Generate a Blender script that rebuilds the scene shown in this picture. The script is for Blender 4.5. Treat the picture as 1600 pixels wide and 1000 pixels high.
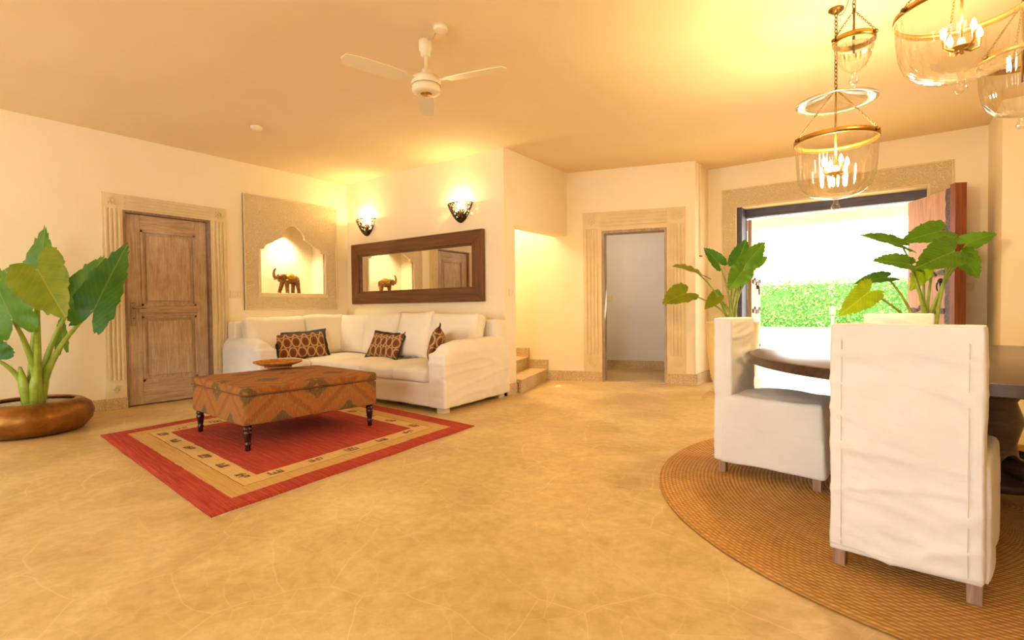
import bpy, bmesh, math, random
from math import sin, cos, pi, radians, sqrt
from mathutils import Vector, Matrix, noise
random.seed(7)
scene = bpy.context.scene
for o in list(bpy.data.objects): bpy.data.objects.remove(o)
C = scene.collection

# ------------------------------------------------------------ camera, world, sun, exposure
HC = 1.05; FP = 807.0
yaw, pitch, roll = radians(36.043), radians(-1.275), radians(-.605)
cf = Vector((-sin(yaw)*cos(pitch), cos(yaw)*cos(pitch), sin(pitch)))
cr = Vector((cos(yaw), sin(yaw), 0)); cu = cr.cross(cf)
cr, cu = cr*cos(roll)+cu*sin(roll), -cr*sin(roll)+cu*cos(roll)
cam = bpy.data.cameras.new('camera'); cam.sensor_width = 36; cam.lens = FP/1600*36; cam.clip_start = .05; cam.clip_end = 300
camo = bpy.data.objects.new('camera', cam); C.objects.link(camo)
camo.matrix_world = Matrix(((cr.x, cu.x, -cf.x, 0), (cr.y, cu.y, -cf.y, 0), (cr.z, cu.z, -cf.z, HC), (0, 0, 0, 1)))
scene.camera = camo
w = bpy.data.worlds.new('overcast_sky'); scene.world = w; w.use_nodes = True
bg = w.node_tree.nodes['Background']; bg.inputs[0].default_value = (.93, .97, 1, 1); bg.inputs[1].default_value = 7.0
sun = bpy.data.lights.new('sun', 'SUN'); sun.energy = 9; sun.angle = .02; sun.color = (1, .95, .85)
so = bpy.data.objects.new('sun', sun); C.objects.link(so); so.rotation_euler = (radians(-32), radians(22), 0); so.location = (0, 12, 9)
vs = scene.view_settings; vs.view_transform = 'Standard'; vs.look = 'None'; vs.gamma = 1; vs.use_curve_mapping = False; vs.exposure = 0.2
WARM = (1, .762, .43)
P_LANTERN, P_SCONCE, P_NICHE, P_STAIR = 90, 12, 10, 42

def W(x, y, D):      # a point of the place from where it shows in the photograph and how far away it stands
    return Vector((0, 0, HC)) + (cf + cr*((x-800)/FP) - cu*((y-500)/FP))*D

# ------------------------------------------------------------ materials
def lin(c):
    return tuple((v/255/12.92 if v/255 <= .04045 else ((v/255+.055)/1.055)**2.4) for v in c)+(1,)
MATS = {}
class N:
    def __init__(s, name, rough=.6, metal=0):
        s.m = bpy.data.materials.new(name); s.m.use_nodes = True; s.t = s.m.node_tree; s.b = s.t.nodes['Principled BSDF']
        s.b.inputs['Roughness'].default_value = rough; s.b.inputs['Metallic'].default_value = metal; MATS[name] = s.m
    def n(s, typ, **kw):
        o = s.t.nodes.new('ShaderNode'+typ)
        for k, v in kw.items():
            if k.startswith('i_'):
                k = k[2:]; key = int(k) if k.isdigit() else k.replace('_', ' ')
                if hasattr(v, 'is_linked') or isinstance(v, bpy.types.NodeSocket): s.t.links.new(v, o.inputs[key])
                else: o.inputs[key].default_value = v
            else: setattr(o, k, v)
        return o
    def link(s, a, b): s.t.links.new(a, b)
    def co(s, kind='Object', scale=(1, 1, 1)):
        t = s.n('TexCoord'); mp = s.n('Mapping'); mp.inputs['Scale'].default_value = scale
        s.link(t.outputs[kind], mp.inputs[0]); return mp.outputs[0]
    def noise(s, vec, scale, detail=4, rough=.55, dist=0):
        return s.n('TexNoise', i_Vector=vec, i_Scale=float(scale), i_Detail=float(detail), i_Roughness=rough, i_Distortion=float(dist)).outputs[0]
    def vor(s, vec, scale, feature='F1', out=0):
        return s.n('TexVoronoi', feature=feature, i_Vector=vec, i_Scale=float(scale)).outputs[out]
    def ramp(s, fac, stops, interp='LINEAR'):
        r = s.n('ValToRGB'); r.color_ramp.interpolation = interp; e = r.color_ramp.elements
        while len(e) < len(stops): e.new(.5)
        for k, (p, c) in enumerate(stops):
            e[k].position = p; e[k].color = c if len(c) == 4 else lin(c)
        s.link(fac, r.inputs[0]); return r.outputs[0]
    def math(s, op, a, b=None, c=None):
        o = s.n('Math', operation=op)
        for k, v in enumerate((a, b, c)):
            if v is None: continue
            if isinstance(v, bpy.types.NodeSocket): s.link(v, o.inputs[k])
            else: o.inputs[k].default_value = v
        return o.outputs[0]
    def mix(s, fac, a, b, blend='MIX'):
        o = s.n('MixRGB', blend_type=blend)
        for k, v in enumerate((fac, a, b)):
            if isinstance(v, bpy.types.NodeSocket): s.link(v, o.inputs[k])
            else: o.inputs[k].default_value = v if not isinstance(v, tuple) or len(v) == 4 else lin(v)
        return o.outputs[0]
    def col(s, v):
        if isinstance(v, bpy.types.NodeSocket): s.link(v, s.b.inputs['Base Color'])
        else: s.b.inputs['Base Color'].default_value = v if len(v) == 4 else lin(v)
        return s
    def bump(s, h, strength=.3, dist=.01):
        o = s.n('Bump', i_Strength=strength, i_Distance=dist); s.link(h, o.inputs['Height']); s.link(o.outputs[0], s.b.inputs['Normal']); return s

def simple(name, c1, c2=None, scale=8, rough=.6, metal=0, bump=.1, bscale=40, stretch=(1, 1, 1), bd=.004):
    m = N(name, rough, metal); v = m.co('Object', stretch)
    f = m.noise(v, scale, 5)
    m.col(m.ramp(f, [(.3, c1), (.7, c2 or c1)]))
    if bump: m.bump(m.noise(v, bscale, 4), bump, bd)
    return m.m

m = N('wall_plaster', .75); v = m.co()
m.col(m.ramp(m.noise(v, 1.2, 4), [(.3, (247, 229, 190)), (.7, (252, 237, 204))])); m.bump(m.noise(v, 9, 6), .12, .01)
m = N('ceiling_plaster', .8); v = m.co()
m.col(m.ramp(m.noise(v, .7, 4), [(.3, (240, 211, 164)), (.7, (246, 221, 178))])); m.bump(m.noise(v, 7, 6), .1, .01)
m = N('grey_plaster', .8); v = m.co()
m.col(m.ramp(m.noise(v, 1.2, 4), [(.3, (238, 232, 226)), (.7, (244, 239, 234))])); m.bump(m.noise(v, 9, 6), .1, .01)
# polished cement floor: cloudy, mottled, with fine pale hairline scratches
m = N('cement_floor', .42); v = m.co()
n1 = m.noise(v, .55, 6, .6, .6); n2 = m.noise(v, 1.9, 10, .74, .3); n3 = m.noise(v, 16, 6, .6)
c = m.ramp(n1, [(.32, (194, 160, 94)), (.5, (214, 181, 115)), (.64, (230, 203, 142))])
c2 = m.ramp(n2, [(.36, (170, 132, 68)), (.5, (208, 175, 110)), (.62, (236, 210, 154))])
c = m.mix(.5, c, c2); c = m.mix(.14, c, m.ramp(n3, [(.35, (150, 110, 60)), (.65, (250, 230, 190))]))
wv = m.n('VectorMath', operation='ADD'); m.link(v, wv.inputs[0])
nz = m.n('TexNoise', i_Vector=v, i_Scale=1.6, i_Detail=2.0); sc = m.n('VectorMath', operation='SCALE'); m.link(nz.outputs[1], sc.inputs[0]); sc.inputs['Scale'].default_value = .3
m.link(sc.outputs[0], wv.inputs[1])
d1 = m.vor(wv.outputs[0], 2.3, 'DISTANCE_TO_EDGE'); l1 = m.ramp(d1, [(0, (1, 1, 1, 1)), (.010, (0, 0, 0, 1))])
d2 = m.vor(wv.outputs[0], 5.3, 'DISTANCE_TO_EDGE'); l2 = m.ramp(d2, [(0, (1, 1, 1, 1)), (.014, (0, 0, 0, 1))])
msk = m.ramp(m.noise(v, .8, 3), [(.36, (0, 0, 0, 1)), (.5, (1, 1, 1, 1))])
ln = m.math('MULTIPLY', m.math('MAXIMUM', l1, m.math('MULTIPLY', l2, .6)), msk)
c = m.mix(m.math('MULTIPLY', ln, .36), c, (250, 226, 172)); m.col(c)
rr = m.ramp(n2, [(.3, (.3, .3, .3, 1)), (.7, (.52, .52, .52, 1))]); m.link(rr, m.b.inputs['Roughness'])
m.bump(n3, .06, .004)
m = N('base_stone', .55); v = m.co()
m.col(m.mix(.5, m.ramp(m.noise(v, 5, 6), [(.3, (196, 164, 112)), (.7, (226, 200, 152))]), m.ramp(m.noise(v, 90, 3), [(.38, (150, 116, 70)), (.6, (238, 216, 172))]))); m.bump(m.noise(v, 60, 4), .2, .004)
# carved plaster: scrolling relief
m = N('carved_plaster', .8); v = m.co()
nz = m.n('TexNoise', i_Vector=v, i_Scale=9.0, i_Detail=2.0); sc = m.n('VectorMath', operation='SCALE'); m.link(nz.outputs[1], sc.inputs[0]); sc.inputs['Scale'].default_value = .09
wv = m.n('VectorMath', operation='ADD'); m.link(v, wv.inputs[0]); m.link(sc.outputs[0], wv.inputs[1])
d = m.vor(wv.outputs[0], 34, 'F1'); rings = m.math('SINE', m.math('MULTIPLY', d, 16.0)); rel = m.math('MULTIPLY_ADD', rings, .5, .5)
m.col(m.mix(m.math('MULTIPLY', rel, .75), (226, 199, 148), (246, 226, 184))); m.bump(rel, .7, .012)
m = N('fluted_plaster', .75); v = m.co()
m.col(m.ramp(m.noise(v, 6, 5), [(.3, (226, 202, 154)), (.7, (238, 217, 172))])); m.bump(m.noise(v, 40, 4), .15, .004)
def wood(name, cs, rough, axis=2, scale=1., bump=.25, wash=None):
    m = N(name, rough); st = [14, 14, 14]; st[axis] = 1.1; v = m.co('Object', tuple(s*scale for s in st))
    g = m.noise(v, 2.2, 8, .65, 1.2); st2 = [60, 60, 60]; st2[axis] = 2.0; v2 = m.co('Object', tuple(s*scale for s in st2)); g2 = m.noise(v2, 1.5, 5, .6, .5)
    c = m.ramp(g, [(.3, cs[0]), (.5, cs[1]), (.7, cs[2])]); c = m.mix(.35, c, m.ramp(g2, [(.35, cs[0]), (.65, cs[2])]))
    if wash:
        vb = m.co(); c = m.mix(m.math('MULTIPLY', m.ramp(m.noise(vb, 3.5, 6, .7), [(.45, (0, 0, 0, 1)), (.72, (1, 1, 1, 1))]), .5), c, wash)
    m.col(c); m.bump(g2, bump, .004); return m.m
DOORC = [(148, 116, 88), (182, 150, 118), (214, 186, 154)]
wood('washed_wood', DOORC, .7, 2, 1, .3, (226, 200, 170)); wood('washed_wood_cross', DOORC, .7, 1, 1, .3, (214, 182, 150))
wood('jamb_wood', [(104, 74, 52), (140, 106, 80), (178, 146, 118)], .75, 2, 1, .3, (196, 176, 156)); wood('grey_wood', [(140, 112, 92), (176, 150, 128), (206, 186, 166)], .8, 2, 1, .3, (214, 202, 188))
wood('mirror_wood', [(66, 36, 16), (106, 62, 28), (134, 84, 42)], .5, 0, .5, .2); wood('mirror_wood_up', [(66, 36, 16), (106, 62, 28), (134, 84, 42)], .5, 2, .5, .2)
wood('table_wood', [(52, 36, 30), (78, 56, 46), (104, 78, 64)], .28, 0, .5, .08)
wood('entry_wood', [(96, 44, 22), (138, 70, 38), (166, 94, 56)], .5, 2, .8, .15); wood('pale_entry_wood', [(176, 124, 96), (204, 156, 128), (226, 186, 160)], .6, 2, .8, .15)
wood('dark_leg_wood', [(34, 12, 8), (52, 20, 12), (74, 32, 20)], .25, 2, 1, .03); wood('chair_leg_wood', [(126, 92, 70), (160, 124, 98), (192, 160, 132)], .6, 2, 1, .2)
wood('lintel_wood', [(52, 50, 70), (72, 68, 90), (94, 88, 108)], .5, 0, .6, .15)  # blue cast of lens flare is mixed into the dark wood colour
simple('carved_dark_wood', (44, 34, 28), (112, 96, 84), 45, .6, 0, .9, 60, bd=.012)
def linen(name, a, b):
    m = N(name, .9); v = m.co(); m.col(m.ramp(m.noise(v, 3, 5), [(.3, a), (.7, b)]))
    v2 = m.co('Object', (260, 260, 260)); h = m.math('ADD', m.noise(v2, 1, 2), m.math('MULTIPLY', m.noise(v, 7, 5), 2.0)); m.bump(h, .12, .006)
    m.b.inputs['Sheen Weight'].default_value = .15; return m.m
linen('white_linen', (236, 230, 220), (246, 242, 234)); linen('cream_linen', (240, 228, 204), (248, 238, 218))
# kilim of the ottoman: diamonds and chevrons woven from wool; UV in metres
m = N('kilim', .9); t = m.n('TexCoord'); uv = m.n('SeparateXYZ'); m.link(t.outputs['UV'], uv.inputs[0])
wob = m.noise(t.outputs['UV'], 14, 3); wob = m.math('MULTIPLY', m.math('SUBTRACT', wob, .5), .05)
pu = m.math('PINGPONG', m.math('ADD', uv.outputs[0], wob), .287); pv = m.math('PINGPONG', m.math('ADD', uv.outputs[1], wob), .24)
dd = m.math('ADD', m.math('DIVIDE', pu, .574), m.math('DIVIDE', pv, .48))
c = m.ramp(dd, [(0, (178, 120, 26)), (.055, (166, 108, 28)), (.075, (78, 64, 34)), (.19, (92, 74, 38)), (.22, (150, 104, 54)), (.27, (158, 92, 32)), (.40, (172, 102, 28)), (.45, (146, 72, 30)), (.53, (150, 84, 36)), (.56, (150, 110, 58)), (.62, (166, 100, 30)), (.76, (160, 92, 30)), (.79, (140, 110, 64)), (.82, (82, 68, 40)), (1, (74, 62, 40))], 'LINEAR')
fib = m.n('Mapping'); m.link(t.outputs['UV'], fib.inputs[0]); fib.inputs['Scale'].default_value = (160, 22, 1)
fb = m.noise(fib.outputs[0], 1, 3); c = m.mix(.34, c, m.ramp(fb, [(.3, (80, 48, 18)), (.7, (190, 136, 66))]), 'MIX'); m.col(c); m.bump(fb, .3, .004)
# red rug with banded border; object space in metres, half size 1.323 x 1.152
m = N('rug_wool', .95); v = m.co('UV'); s = m.n('SeparateXYZ'); m.link(v, s.inputs[0])
wob = m.math('MULTIPLY', m.math('SUBTRACT', m.noise(v, 9, 3), .5), .02)
dx = m.math('SUBTRACT', 1.323, m.math('ABSOLUTE', s.outputs[0])); dy = m.math('SUBTRACT', 1.152, m.math('ABSOLUTE', s.outputs[1]))
d = m.math('ADD', m.math('MINIMUM', dx, dy), wob)
v2 = m.co('UV', (3, 60, 1)); st = m.noise(v2, 1, 6, .7)
red = m.ramp(st, [(.28, (138, 30, 12)), (.5, (174, 52, 24)), (.72, (200, 92, 54))])
tan = m.ramp(st, [(.25, (188, 140, 66)), (.5, (206, 162, 88)), (.75, (218, 180, 110))]); tan2 = m.ramp(st, [(.25, (206, 166, 94)), (.75, (228, 194, 128))])
k = lambda a: m.math('GREATER_THAN', d, a)
c = m.mix(k(.165), red, tan); c = m.mix(k(.29), c, (150, 82, 40)); c = m.mix(k(.296), c, tan2); c = m.mix(k(.43), c, red)
m.col(c); m.bump(m.noise(m.co('Object', (200, 200, 200)), 1, 3), .4, .006)
simple('rug_motif', (120, 72, 38), (142, 92, 52), 30, .95); simple('rug_fringe', (216, 196, 156), (232, 216, 180), 30, .95)
simple('rug_edge', (120, 30, 14), (150, 44, 22), 30, .95)
# round braided jute rug: object space, coils of braid
m = N('jute', .95); v = m.co(); s = m.n('SeparateXYZ'); m.link(v, s.inputs[0])
r = m.math('SQRT', m.math('ADD', m.math('POWER', s.outputs[0], 2.0), m.math('POWER', s.outputs[1], 2.0)))
an = m.math('ARCTAN2', s.outputs[1], s.outputs[0]); ridge = m.math('ABSOLUTE', m.math('SINE', m.math('MULTIPLY', r, pi/.021)))
br = m.math('SINE', m.math('ADD', m.math('MULTIPLY', m.math('MULTIPLY', an, 1.6), 160.0), m.math('MULTIPLY', r, pi/.021)))
wv = m.math('MULTIPLY', ridge, m.math('MULTIPLY_ADD', br, .3, .7))
c = m.ramp(m.math('MULTIPLY_ADD', m.noise(v, 22, 5), .5, m.math('MULTIPLY', wv, .55)), [(.2, (150, 98, 36)), (.5, (196, 142, 66)), (.8, (224, 176, 102))])
c = m.mix(.25, c, m.ramp(m.noise(v, 2, 4), [(.3, (176, 120, 48)), (.7, (220, 176, 106))])); m.col(c); m.bump(wv, .8, .008)
# throw pillow print: brown ovals on a cream lattice; UV 0..1
m = N('pillow_print', .9); t = m.n('TexCoord'); s = m.n('SeparateXYZ'); m.link(t.outputs['UV'], s.inputs[0])
U = m.math('MULTIPLY', s.outputs[0], 5.5); V = m.math('MULTIPLY', s.outputs[1], 2.6)
row = m.math('FLOOR', V); off = m.math('MULTIPLY', m.math('MODULO', row, 2.0), .5)
fu = m.math('SUBTRACT', m.math('FRACT', m.math('ADD', U, off)), .5); fv = m.math('SUBTRACT', m.math('FRACT', V), .5)
e = m.math('ADD', m.math('POWER', m.math('ABSOLUTE', fu), 2.0), m.math('MULTIPLY', m.math('POWER', m.math('ABSOLUTE', fv), 2.0), .82))
c = m.ramp(e, [(0, (104, 54, 28)), (.12, (128, 72, 36)), (.135, (116, 62, 32)), (.155, (206, 170, 116)), (.24, (196, 158, 104)), (.28, (120, 78, 48))])
m.col(c); m.bump(m.noise(m.co('Object', (300, 300, 300)), 1, 2), .2, .003)
simple('pillow_border', (62, 74, 80), (84, 92, 92), 20, .9, 0, .4, 200)
# leaves: UV.x across 0..1, UV.y along
def leafmat(name, a, b, vein):
    m = N(name, .42); t = m.n('TexCoord'); s = m.n('SeparateXYZ'); m.link(t.outputs['UV'], s.inputs[0])
    ax = m.math('ABSOLUTE', m.math('SUBTRACT', s.outputs[0], .5))
    mid = m.ramp(ax, [(0, (1, 1, 1, 1)), (.018, (0, 0, 0, 1))])
    ph = m.math('SUBTRACT', m.math('MULTIPLY', s.outputs[1], 9.0), m.math('MULTIPLY', ax, 8.0)); sv = m.math('ABSOLUTE', m.math('SUBTRACT', m.math('FRACT', ph), .5))
    side = m.ramp(sv, [(0, (1, 1, 1, 1)), (.06, (0, 0, 0, 1))])
    g = m.ramp(m.noise(m.co(), 6, 4), [(.3, a), (.7, b)])
    c = m.mix(m.math('MULTIPLY', side, .4), g, vein); c = m.mix(m.math('MULTIPLY', mid, .85), c, vein); m.col(c)
    m.bump(m.math('ADD', m.math('MULTIPLY', side, -1.0), m.math('MULTIPLY', mid, -1.0)), .4, .006)
    tr = m.n('BsdfTranslucent'); m.link(c, tr.inputs[0]); mx = m.n('MixShader'); mx.inputs[0].default_value = .4
    m.link(m.b.outputs[0], mx.inputs[1]); m.link(tr.outputs[0], mx.inputs[2]); m.link(mx.outputs[0], m.t.nodes['Material Output'].inputs[0])
leafmat('leaf_green', (72, 122, 16), (106, 152, 28), (150, 176, 66)); leafmat('leaf_deep', (50, 104, 24), (80, 134, 32), (140, 174, 70))
leafmat('leaf_olive', (112, 132, 14), (146, 156, 24), (176, 172, 60)); leafmat('leaf_yellow', (130, 168, 14), (166, 194, 30), (214, 214, 80))
simple('stem_green', (126, 150, 40), (170, 188, 72), 12, .45, 0, .05)
simple('copper', (120, 78, 32), (176, 122, 58), 6, .38, .85, .5, 30); simple('soil', (150, 130, 100), (226, 214, 190), 40, .95, 0, .8, 50)
simple('planter_cream', (240, 212, 140), (246, 220, 156), 5, .5, 0, .06)
simple('brass', (150, 110, 40), (190, 146, 66), 10, .35, .9, .05); simple('aged_brass', (92, 70, 36), (140, 106, 54), 20, .45, .85, .1)
simple('gold', (120, 78, 20), (206, 156, 40), 40, .42, .6, .6, 80); simple('dark_bronze', (96, 58, 24), (164, 112, 50), 50, .5, .5, .6, 90)
simple('sconce_metal', (60, 46, 30), (116, 92, 62), 30, .45, .7, .2); simple('handle_metal', (120, 96, 68), (178, 152, 116), 50, .5, .5, .5, 90)
simple('fan_enamel', (238, 222, 184), (244, 230, 196), 3, .4, 0, 0); simple('fan_ring', (178, 152, 120), (190, 164, 130), 3, .5, 0, 0)
simple('switch_plastic', (238, 218, 172), (242, 224, 182), 3, .4, 0, 0); simple('wicker', (150, 86, 26), (216, 148, 64), 30, .8, 0, .8, 70)
simple('sofa_foot', (214, 200, 174), (226, 214, 190), 8, .6); simple('seam_thread', (226, 216, 198), (232, 222, 206), 8, .9, 0, 0)
simple('paving', (236, 230, 220), (246, 242, 234), 4, .8); simple('outside_wall', (240, 232, 220), (250, 244, 236), 4, .8)
simple('pink_plaster', (240, 216, 196), (246, 228, 210), 4, .8); simple('cable', (110, 88, 52), (130, 104, 64), 5, .6, 0, 0); simple('black_metal', (40, 38, 40), (62, 58, 58), 10, .5, .3, .1)
m = N('hedge_leaf', .5); m.col(m.ramp(m.noise(m.co(), 5, 4), [(.3, (84, 146, 56)), (.55, (142, 190, 88)), (.75, (206, 228, 150))]))
m = N('hedge_core', .9); m.col((84, 132, 60))
m = N('mirror_glass', .015, 1); m.col((.9, .9, .88, 1))
m = N('bulb_glow', .5); m.col((255, 240, 210)); m.b.inputs['Emission Color'].default_value = (1, .8, .45, 1); m.b.inputs['Emission Strength'].default_value = 60
m = N('lamp_glow', .5); m.col((255, 240, 210)); m.b.inputs['Emission Color'].default_value = (1, .8, .45, 1); m.b.inputs['Emission Strength'].default_value = 25
m = N('clear_glass', .02)      # thin blown glass: clear, reflecting more at grazing angles
tr = m.n('BsdfTransparent'); tr.inputs[0].default_value = (.97, .95, .9, 1); gl = m.n('BsdfGlossy'); gl.inputs['Roughness'].default_value = .04
lw = m.n('LayerWeight', i_Blend=.3); mx = m.n('MixShader'); fc = m.math('MULTIPLY_ADD', lw.outputs['Facing'], .7, .06)
m.link(fc, mx.inputs[0]); m.link(tr.outputs[0], mx.inputs[1]); m.link(gl.outputs[0], mx.inputs[2]); m.link(mx.outputs[0], m.t.nodes['Material Output'].inputs[0])

# ------------------------------------------------------------ geometry helpers
class B:
    def __init__(s): s.bm = bmesh.new()
    def box(s, x0, x1, y0, y1, z0, z1, M=None):
        vs = [s.bm.verts.new(M @ Vector(p) if M else p) for p in ((x0, y0, z0), (x1, y0, z0), (x1, y1, z0), (x0, y1, z0), (x0, y0, z1), (x1, y0, z1), (x1, y1, z1), (x0, y1, z1))]
        for f in ((3, 2, 1, 0), (4, 5, 6, 7), (0, 1, 5, 4), (1, 2, 6, 5), (2, 3, 7, 6), (3, 0, 4, 7)): s.bm.faces.new([vs[i] for i in f])
        return s
    def tube(s, pts, r, n=8, cap=True, closed=False):
        pts = [Vector(p) for p in pts]; rs = r if isinstance(r, (list, tuple)) else [r]*len(pts); rings = []; up = None
        for i, p in enumerate(pts):
            if closed: d = pts[(i+1) % len(pts)]-pts[i-1]
            else: d = pts[min(i+1, len(pts)-1)]-pts[max(i-1, 0)]
            d.normalize()
            if up is None: up = d.orthogonal().normalized()
            a = (up-d*up.dot(d))
            a = a.normalized() if a.length > 1e-6 else d.orthogonal().normalized()
            up = a; b = d.cross(a)
            rings.append([s.bm.verts.new(p+(a*cos(2*pi*k/n)+b*sin(2*pi*k/n))*rs[i]) for k in range(n)])
        m_ = len(rings)
        for i in range(m_ if closed else m_-1):
            A, Bq = rings[i], rings[(i+1) % m_]
            for k in range(n): s.bm.faces.new((A[k], A[(k+1) % n], Bq[(k+1) % n], Bq[k]))
        if cap and not closed: s.bm.faces.new(rings[0][::-1]); s.bm.faces.new(rings[-1])
        return s
    def lathe(s, prof, c=(0, 0, 0), n=32, a0=0, a1=2*pi, cap=True):
        full = abs(a1-a0-2*pi) < 1e-6; k_ = n if full else n+1; rings = []
        for r, z in prof:
            if r < 1e-6: rings.append([s.bm.verts.new((c[0], c[1], c[2]+z))])
            else: rings.append([s.bm.verts.new((c[0]+r*cos(a0+(a1-a0)*k/n), c[1]+r*sin(a0+(a1-a0)*k/n), c[2]+z)) for k in range(k_)])
        for A, Bq in zip(rings, rings[1:]):
            for k in range(n):
                j = (k+1) % k_
                q = [A[k % len(A)], A[j % len(A)], Bq[j % len(Bq)], Bq[k % len(Bq)]]; u = []
                for x in q:
                    if x not in u: u.append(x)
                if len(u) > 2: s.bm.faces.new(u)
        if cap and full:
            if len(rings[0]) > 2: s.bm.faces.new(rings[0][::-1])
            if len(rings[-1]) > 2: s.bm.faces.new(rings[-1])
        return s
    def ell(s, c, r, n=16, M=None):
        mm = Matrix.Translation(c) @ (M or Matrix()) @ Matrix.Diagonal((r[0], r[1], r[2], 1))
        bmesh.ops.create_uvsphere(s.bm, u_segments=n, v_segments=max(6, n//2), radius=1, matrix=mm); return s
    def prism(s, poly, fn, d0, d1):
        a = [s.bm.verts.new(fn(p[0], p[1], d0)) for p in poly]; b = [s.bm.verts.new(fn(p[0], p[1], d1)) for p in poly]; n = len(poly)
        s.bm.faces.new(a[::-1]); s.bm.faces.new(b)
        for k in range(n): s.bm.faces.new((a[k], a[(k+1) % n], b[(k+1) % n], b[k]))
        return s
    def bevel(s, w_, seg=2):
        bmesh.ops.bevel(s.bm, geom=list(s.bm.edges), offset=w_, segments=seg, profile=.5, affect='EDGES', clamp_overlap=True); return s
    def mesh(s, name, smooth=False):
        bmesh.ops.recalc_face_normals(s.bm, faces=s.bm.faces); me = bpy.data.meshes.new(name); s.bm.to_mesh(me); s.bm.free()
        if smooth: me.shade_smooth()
        return me
    def build(s, name, mat, parent=None, smooth=False, **kw): return put(name, s.mesh(name, smooth), mat, parent, **kw)
def put(name, me, mat, parent=None, loc=None, rz=None):
    if mat and not me.materials: me.materials.append(MATS[mat])
    o = bpy.data.objects.new(name, me); C.objects.link(o); o.parent = parent
    if loc is not None: o.location = loc
    if rz is not None: o.rotation_euler = (0, 0, rz)
    return o
def autosmooth(me, ang=40):
    me.shade_smooth(); me.set_sharp_from_angle(angle=radians(ang)); return me
def thing(name, label, cat, loc=(0, 0, 0), rz=0, group=None):
    o = bpy.data.objects.new(name, None); C.objects.link(o); o.location = loc; o.rotation_euler = (0, 0, rz); o.empty_display_size = .1
    return tag(o, label, cat, group)
def tag(o, label, cat=None, group=None):
    o['label'] = label
    if cat: o['category'] = cat
    if group: o['group'] = group
    return o
def struct(o, label=None):
    o['kind'] = 'structure'
    if label: o['label'] = label
    return o
def sroot(name, label, loc=(0, 0, 0), rz=0):
    o = bpy.data.objects.new(name, None); C.objects.link(o); o.location = loc; o.rotation_euler = (0, 0, rz); o.empty_display_size = .1
    return struct(o, label)
def soft(b, name, mat, parent, voxel=.012, it=6, fac=.6, disp=None):
    """weld the shapes of b into one soft skin, round it and crease it"""
    o = b.build('tmp', None); md = o.modifiers.new('r', 'REMESH'); md.mode = 'VOXEL'; md.voxel_size = voxel
    sm = o.modifiers.new('s', 'SMOOTH'); sm.iterations = it; sm.factor = fac
    dg = bpy.context.evaluated_depsgraph_get(); me = bpy.data.meshes.new_from_object(o.evaluated_get(dg)); old = o.data
    bpy.data.objects.remove(o); bpy.data.meshes.remove(old); me.name = name
    if disp:
        nn = [v.normal.copy() for v in me.vertices]
        for v, n_ in zip(me.vertices, nn): v.co += n_*disp(v.co, n_)
    me.shade_smooth(); return put(name, me, mat, parent)
def ridge(p, a): return 1-abs(noise.noise(Vector((p.x*a[0]+a[3], p.y*a[1], p.z*a[2]))))*2
def point_light(name, loc, power, color=WARM, r=.03, parent=None):
    l = bpy.data.lights.new(name, 'POINT'); l.energy = power; l.color = color; l.shadow_soft_size = r
    o = bpy.data.objects.new(name, l); C.objects.link(o); o.location = loc; o.parent = parent; return o

# ------------------------------------------------------------ the shell
XL, YB, XS, ZC, YE = -6.764, 4.985, -3.73, 2.98, 7.6
A17 = radians(17); HP = Vector((-2.07, 7.0, 0)); MH = Matrix.Translation(HP) @ Matrix.Rotation(A17, 4, 'Z')
b = B(); b.box(-8, 4, -2.7, 11, -.15, 0); struct(b.build('floor', 'cement_floor'), 'polished sand coloured cement floor with hairline scratches')
b = B(); b.box(-7.2, 4, -2.7, 7.95, ZC, ZC+.2); struct(b.build('ceiling', 'ceiling_plaster'), 'smooth warm cream plaster ceiling')
b = B(); xa, xb = XL-.35, XL
DY0, DY1, DZ = 2.079, 2.985, 2.174; NY0, NY1, NZ0, NZ1 = 3.60, 4.565, 1.295, 2.27
b.box(xa, xb, -2.7, DY0, 0, ZC).box(xa, xb, DY0, DY1, DZ, ZC).box(xa, xb, DY1, NY0, 0, ZC).box(xa, xb, NY0, NY1, 0, NZ0).box(xa, xb, NY0, NY1, NZ1, ZC).box(xa, xb, NY1, YB+.22, 0, ZC)
b.box(xa, xa+.05, NY0, NY1, NZ0, NZ1).box(xa, xa+.05, DY0, DY1, 0, DZ)
wall_left = struct(b.build('wall_left', 'wall_plaster'), 'cream plaster wall with the panelled door and arched niche')
b = B(); b.box(XL, XS, YB, YB+.22, 0, ZC); wall_back = struct(b.build('wall_back', 'wall_plaster'), 'cream plaster wall behind the sofa carrying the mirror')
b = B(); b.box(XS-.2, XS, YB+.22, 6.5, 2.08, ZC); b.box(XL-.3, XL, YB+.22, 6.6, 0, ZC)
wall_stair = struct(b.build('wall_stair', 'wall_plaster'), 'cream wall above the opening to the stairs')
b = B(); h0, h1, hz = -1.24, -.362, 2.122
b.box(-4.9, h0, 0, .22, 0, ZC, MH).box(h1, 0, 0, .22, 0, ZC, MH).box(h0, h1, 0, .22, hz, ZC, MH)
wall_hall = struct(b.build('wall_hall', 'wall_plaster'), 'cream plaster wall with the open hall doorway')
b = B(); b.box(-2.3, -2.07, 7.0, YE, 0, ZC); struct(b.build('wall_return', 'wall_plaster'), 'short cream return wall between hall doorway and entrance')
EX0, EX1, EZ = -1.68, .365, 2.40
b = B(); b.box(-2.3, EX0, YE, YE+.35, 0, ZC).box(EX1, 3.6, YE, YE+.35, 0, ZC).box(EX0, EX1, YE, YE+.35, EZ, ZC)
wall_entry = struct(b.build('wall_entry', 'wall_plaster'), 'cream plaster wall around the wide entrance')
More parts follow.
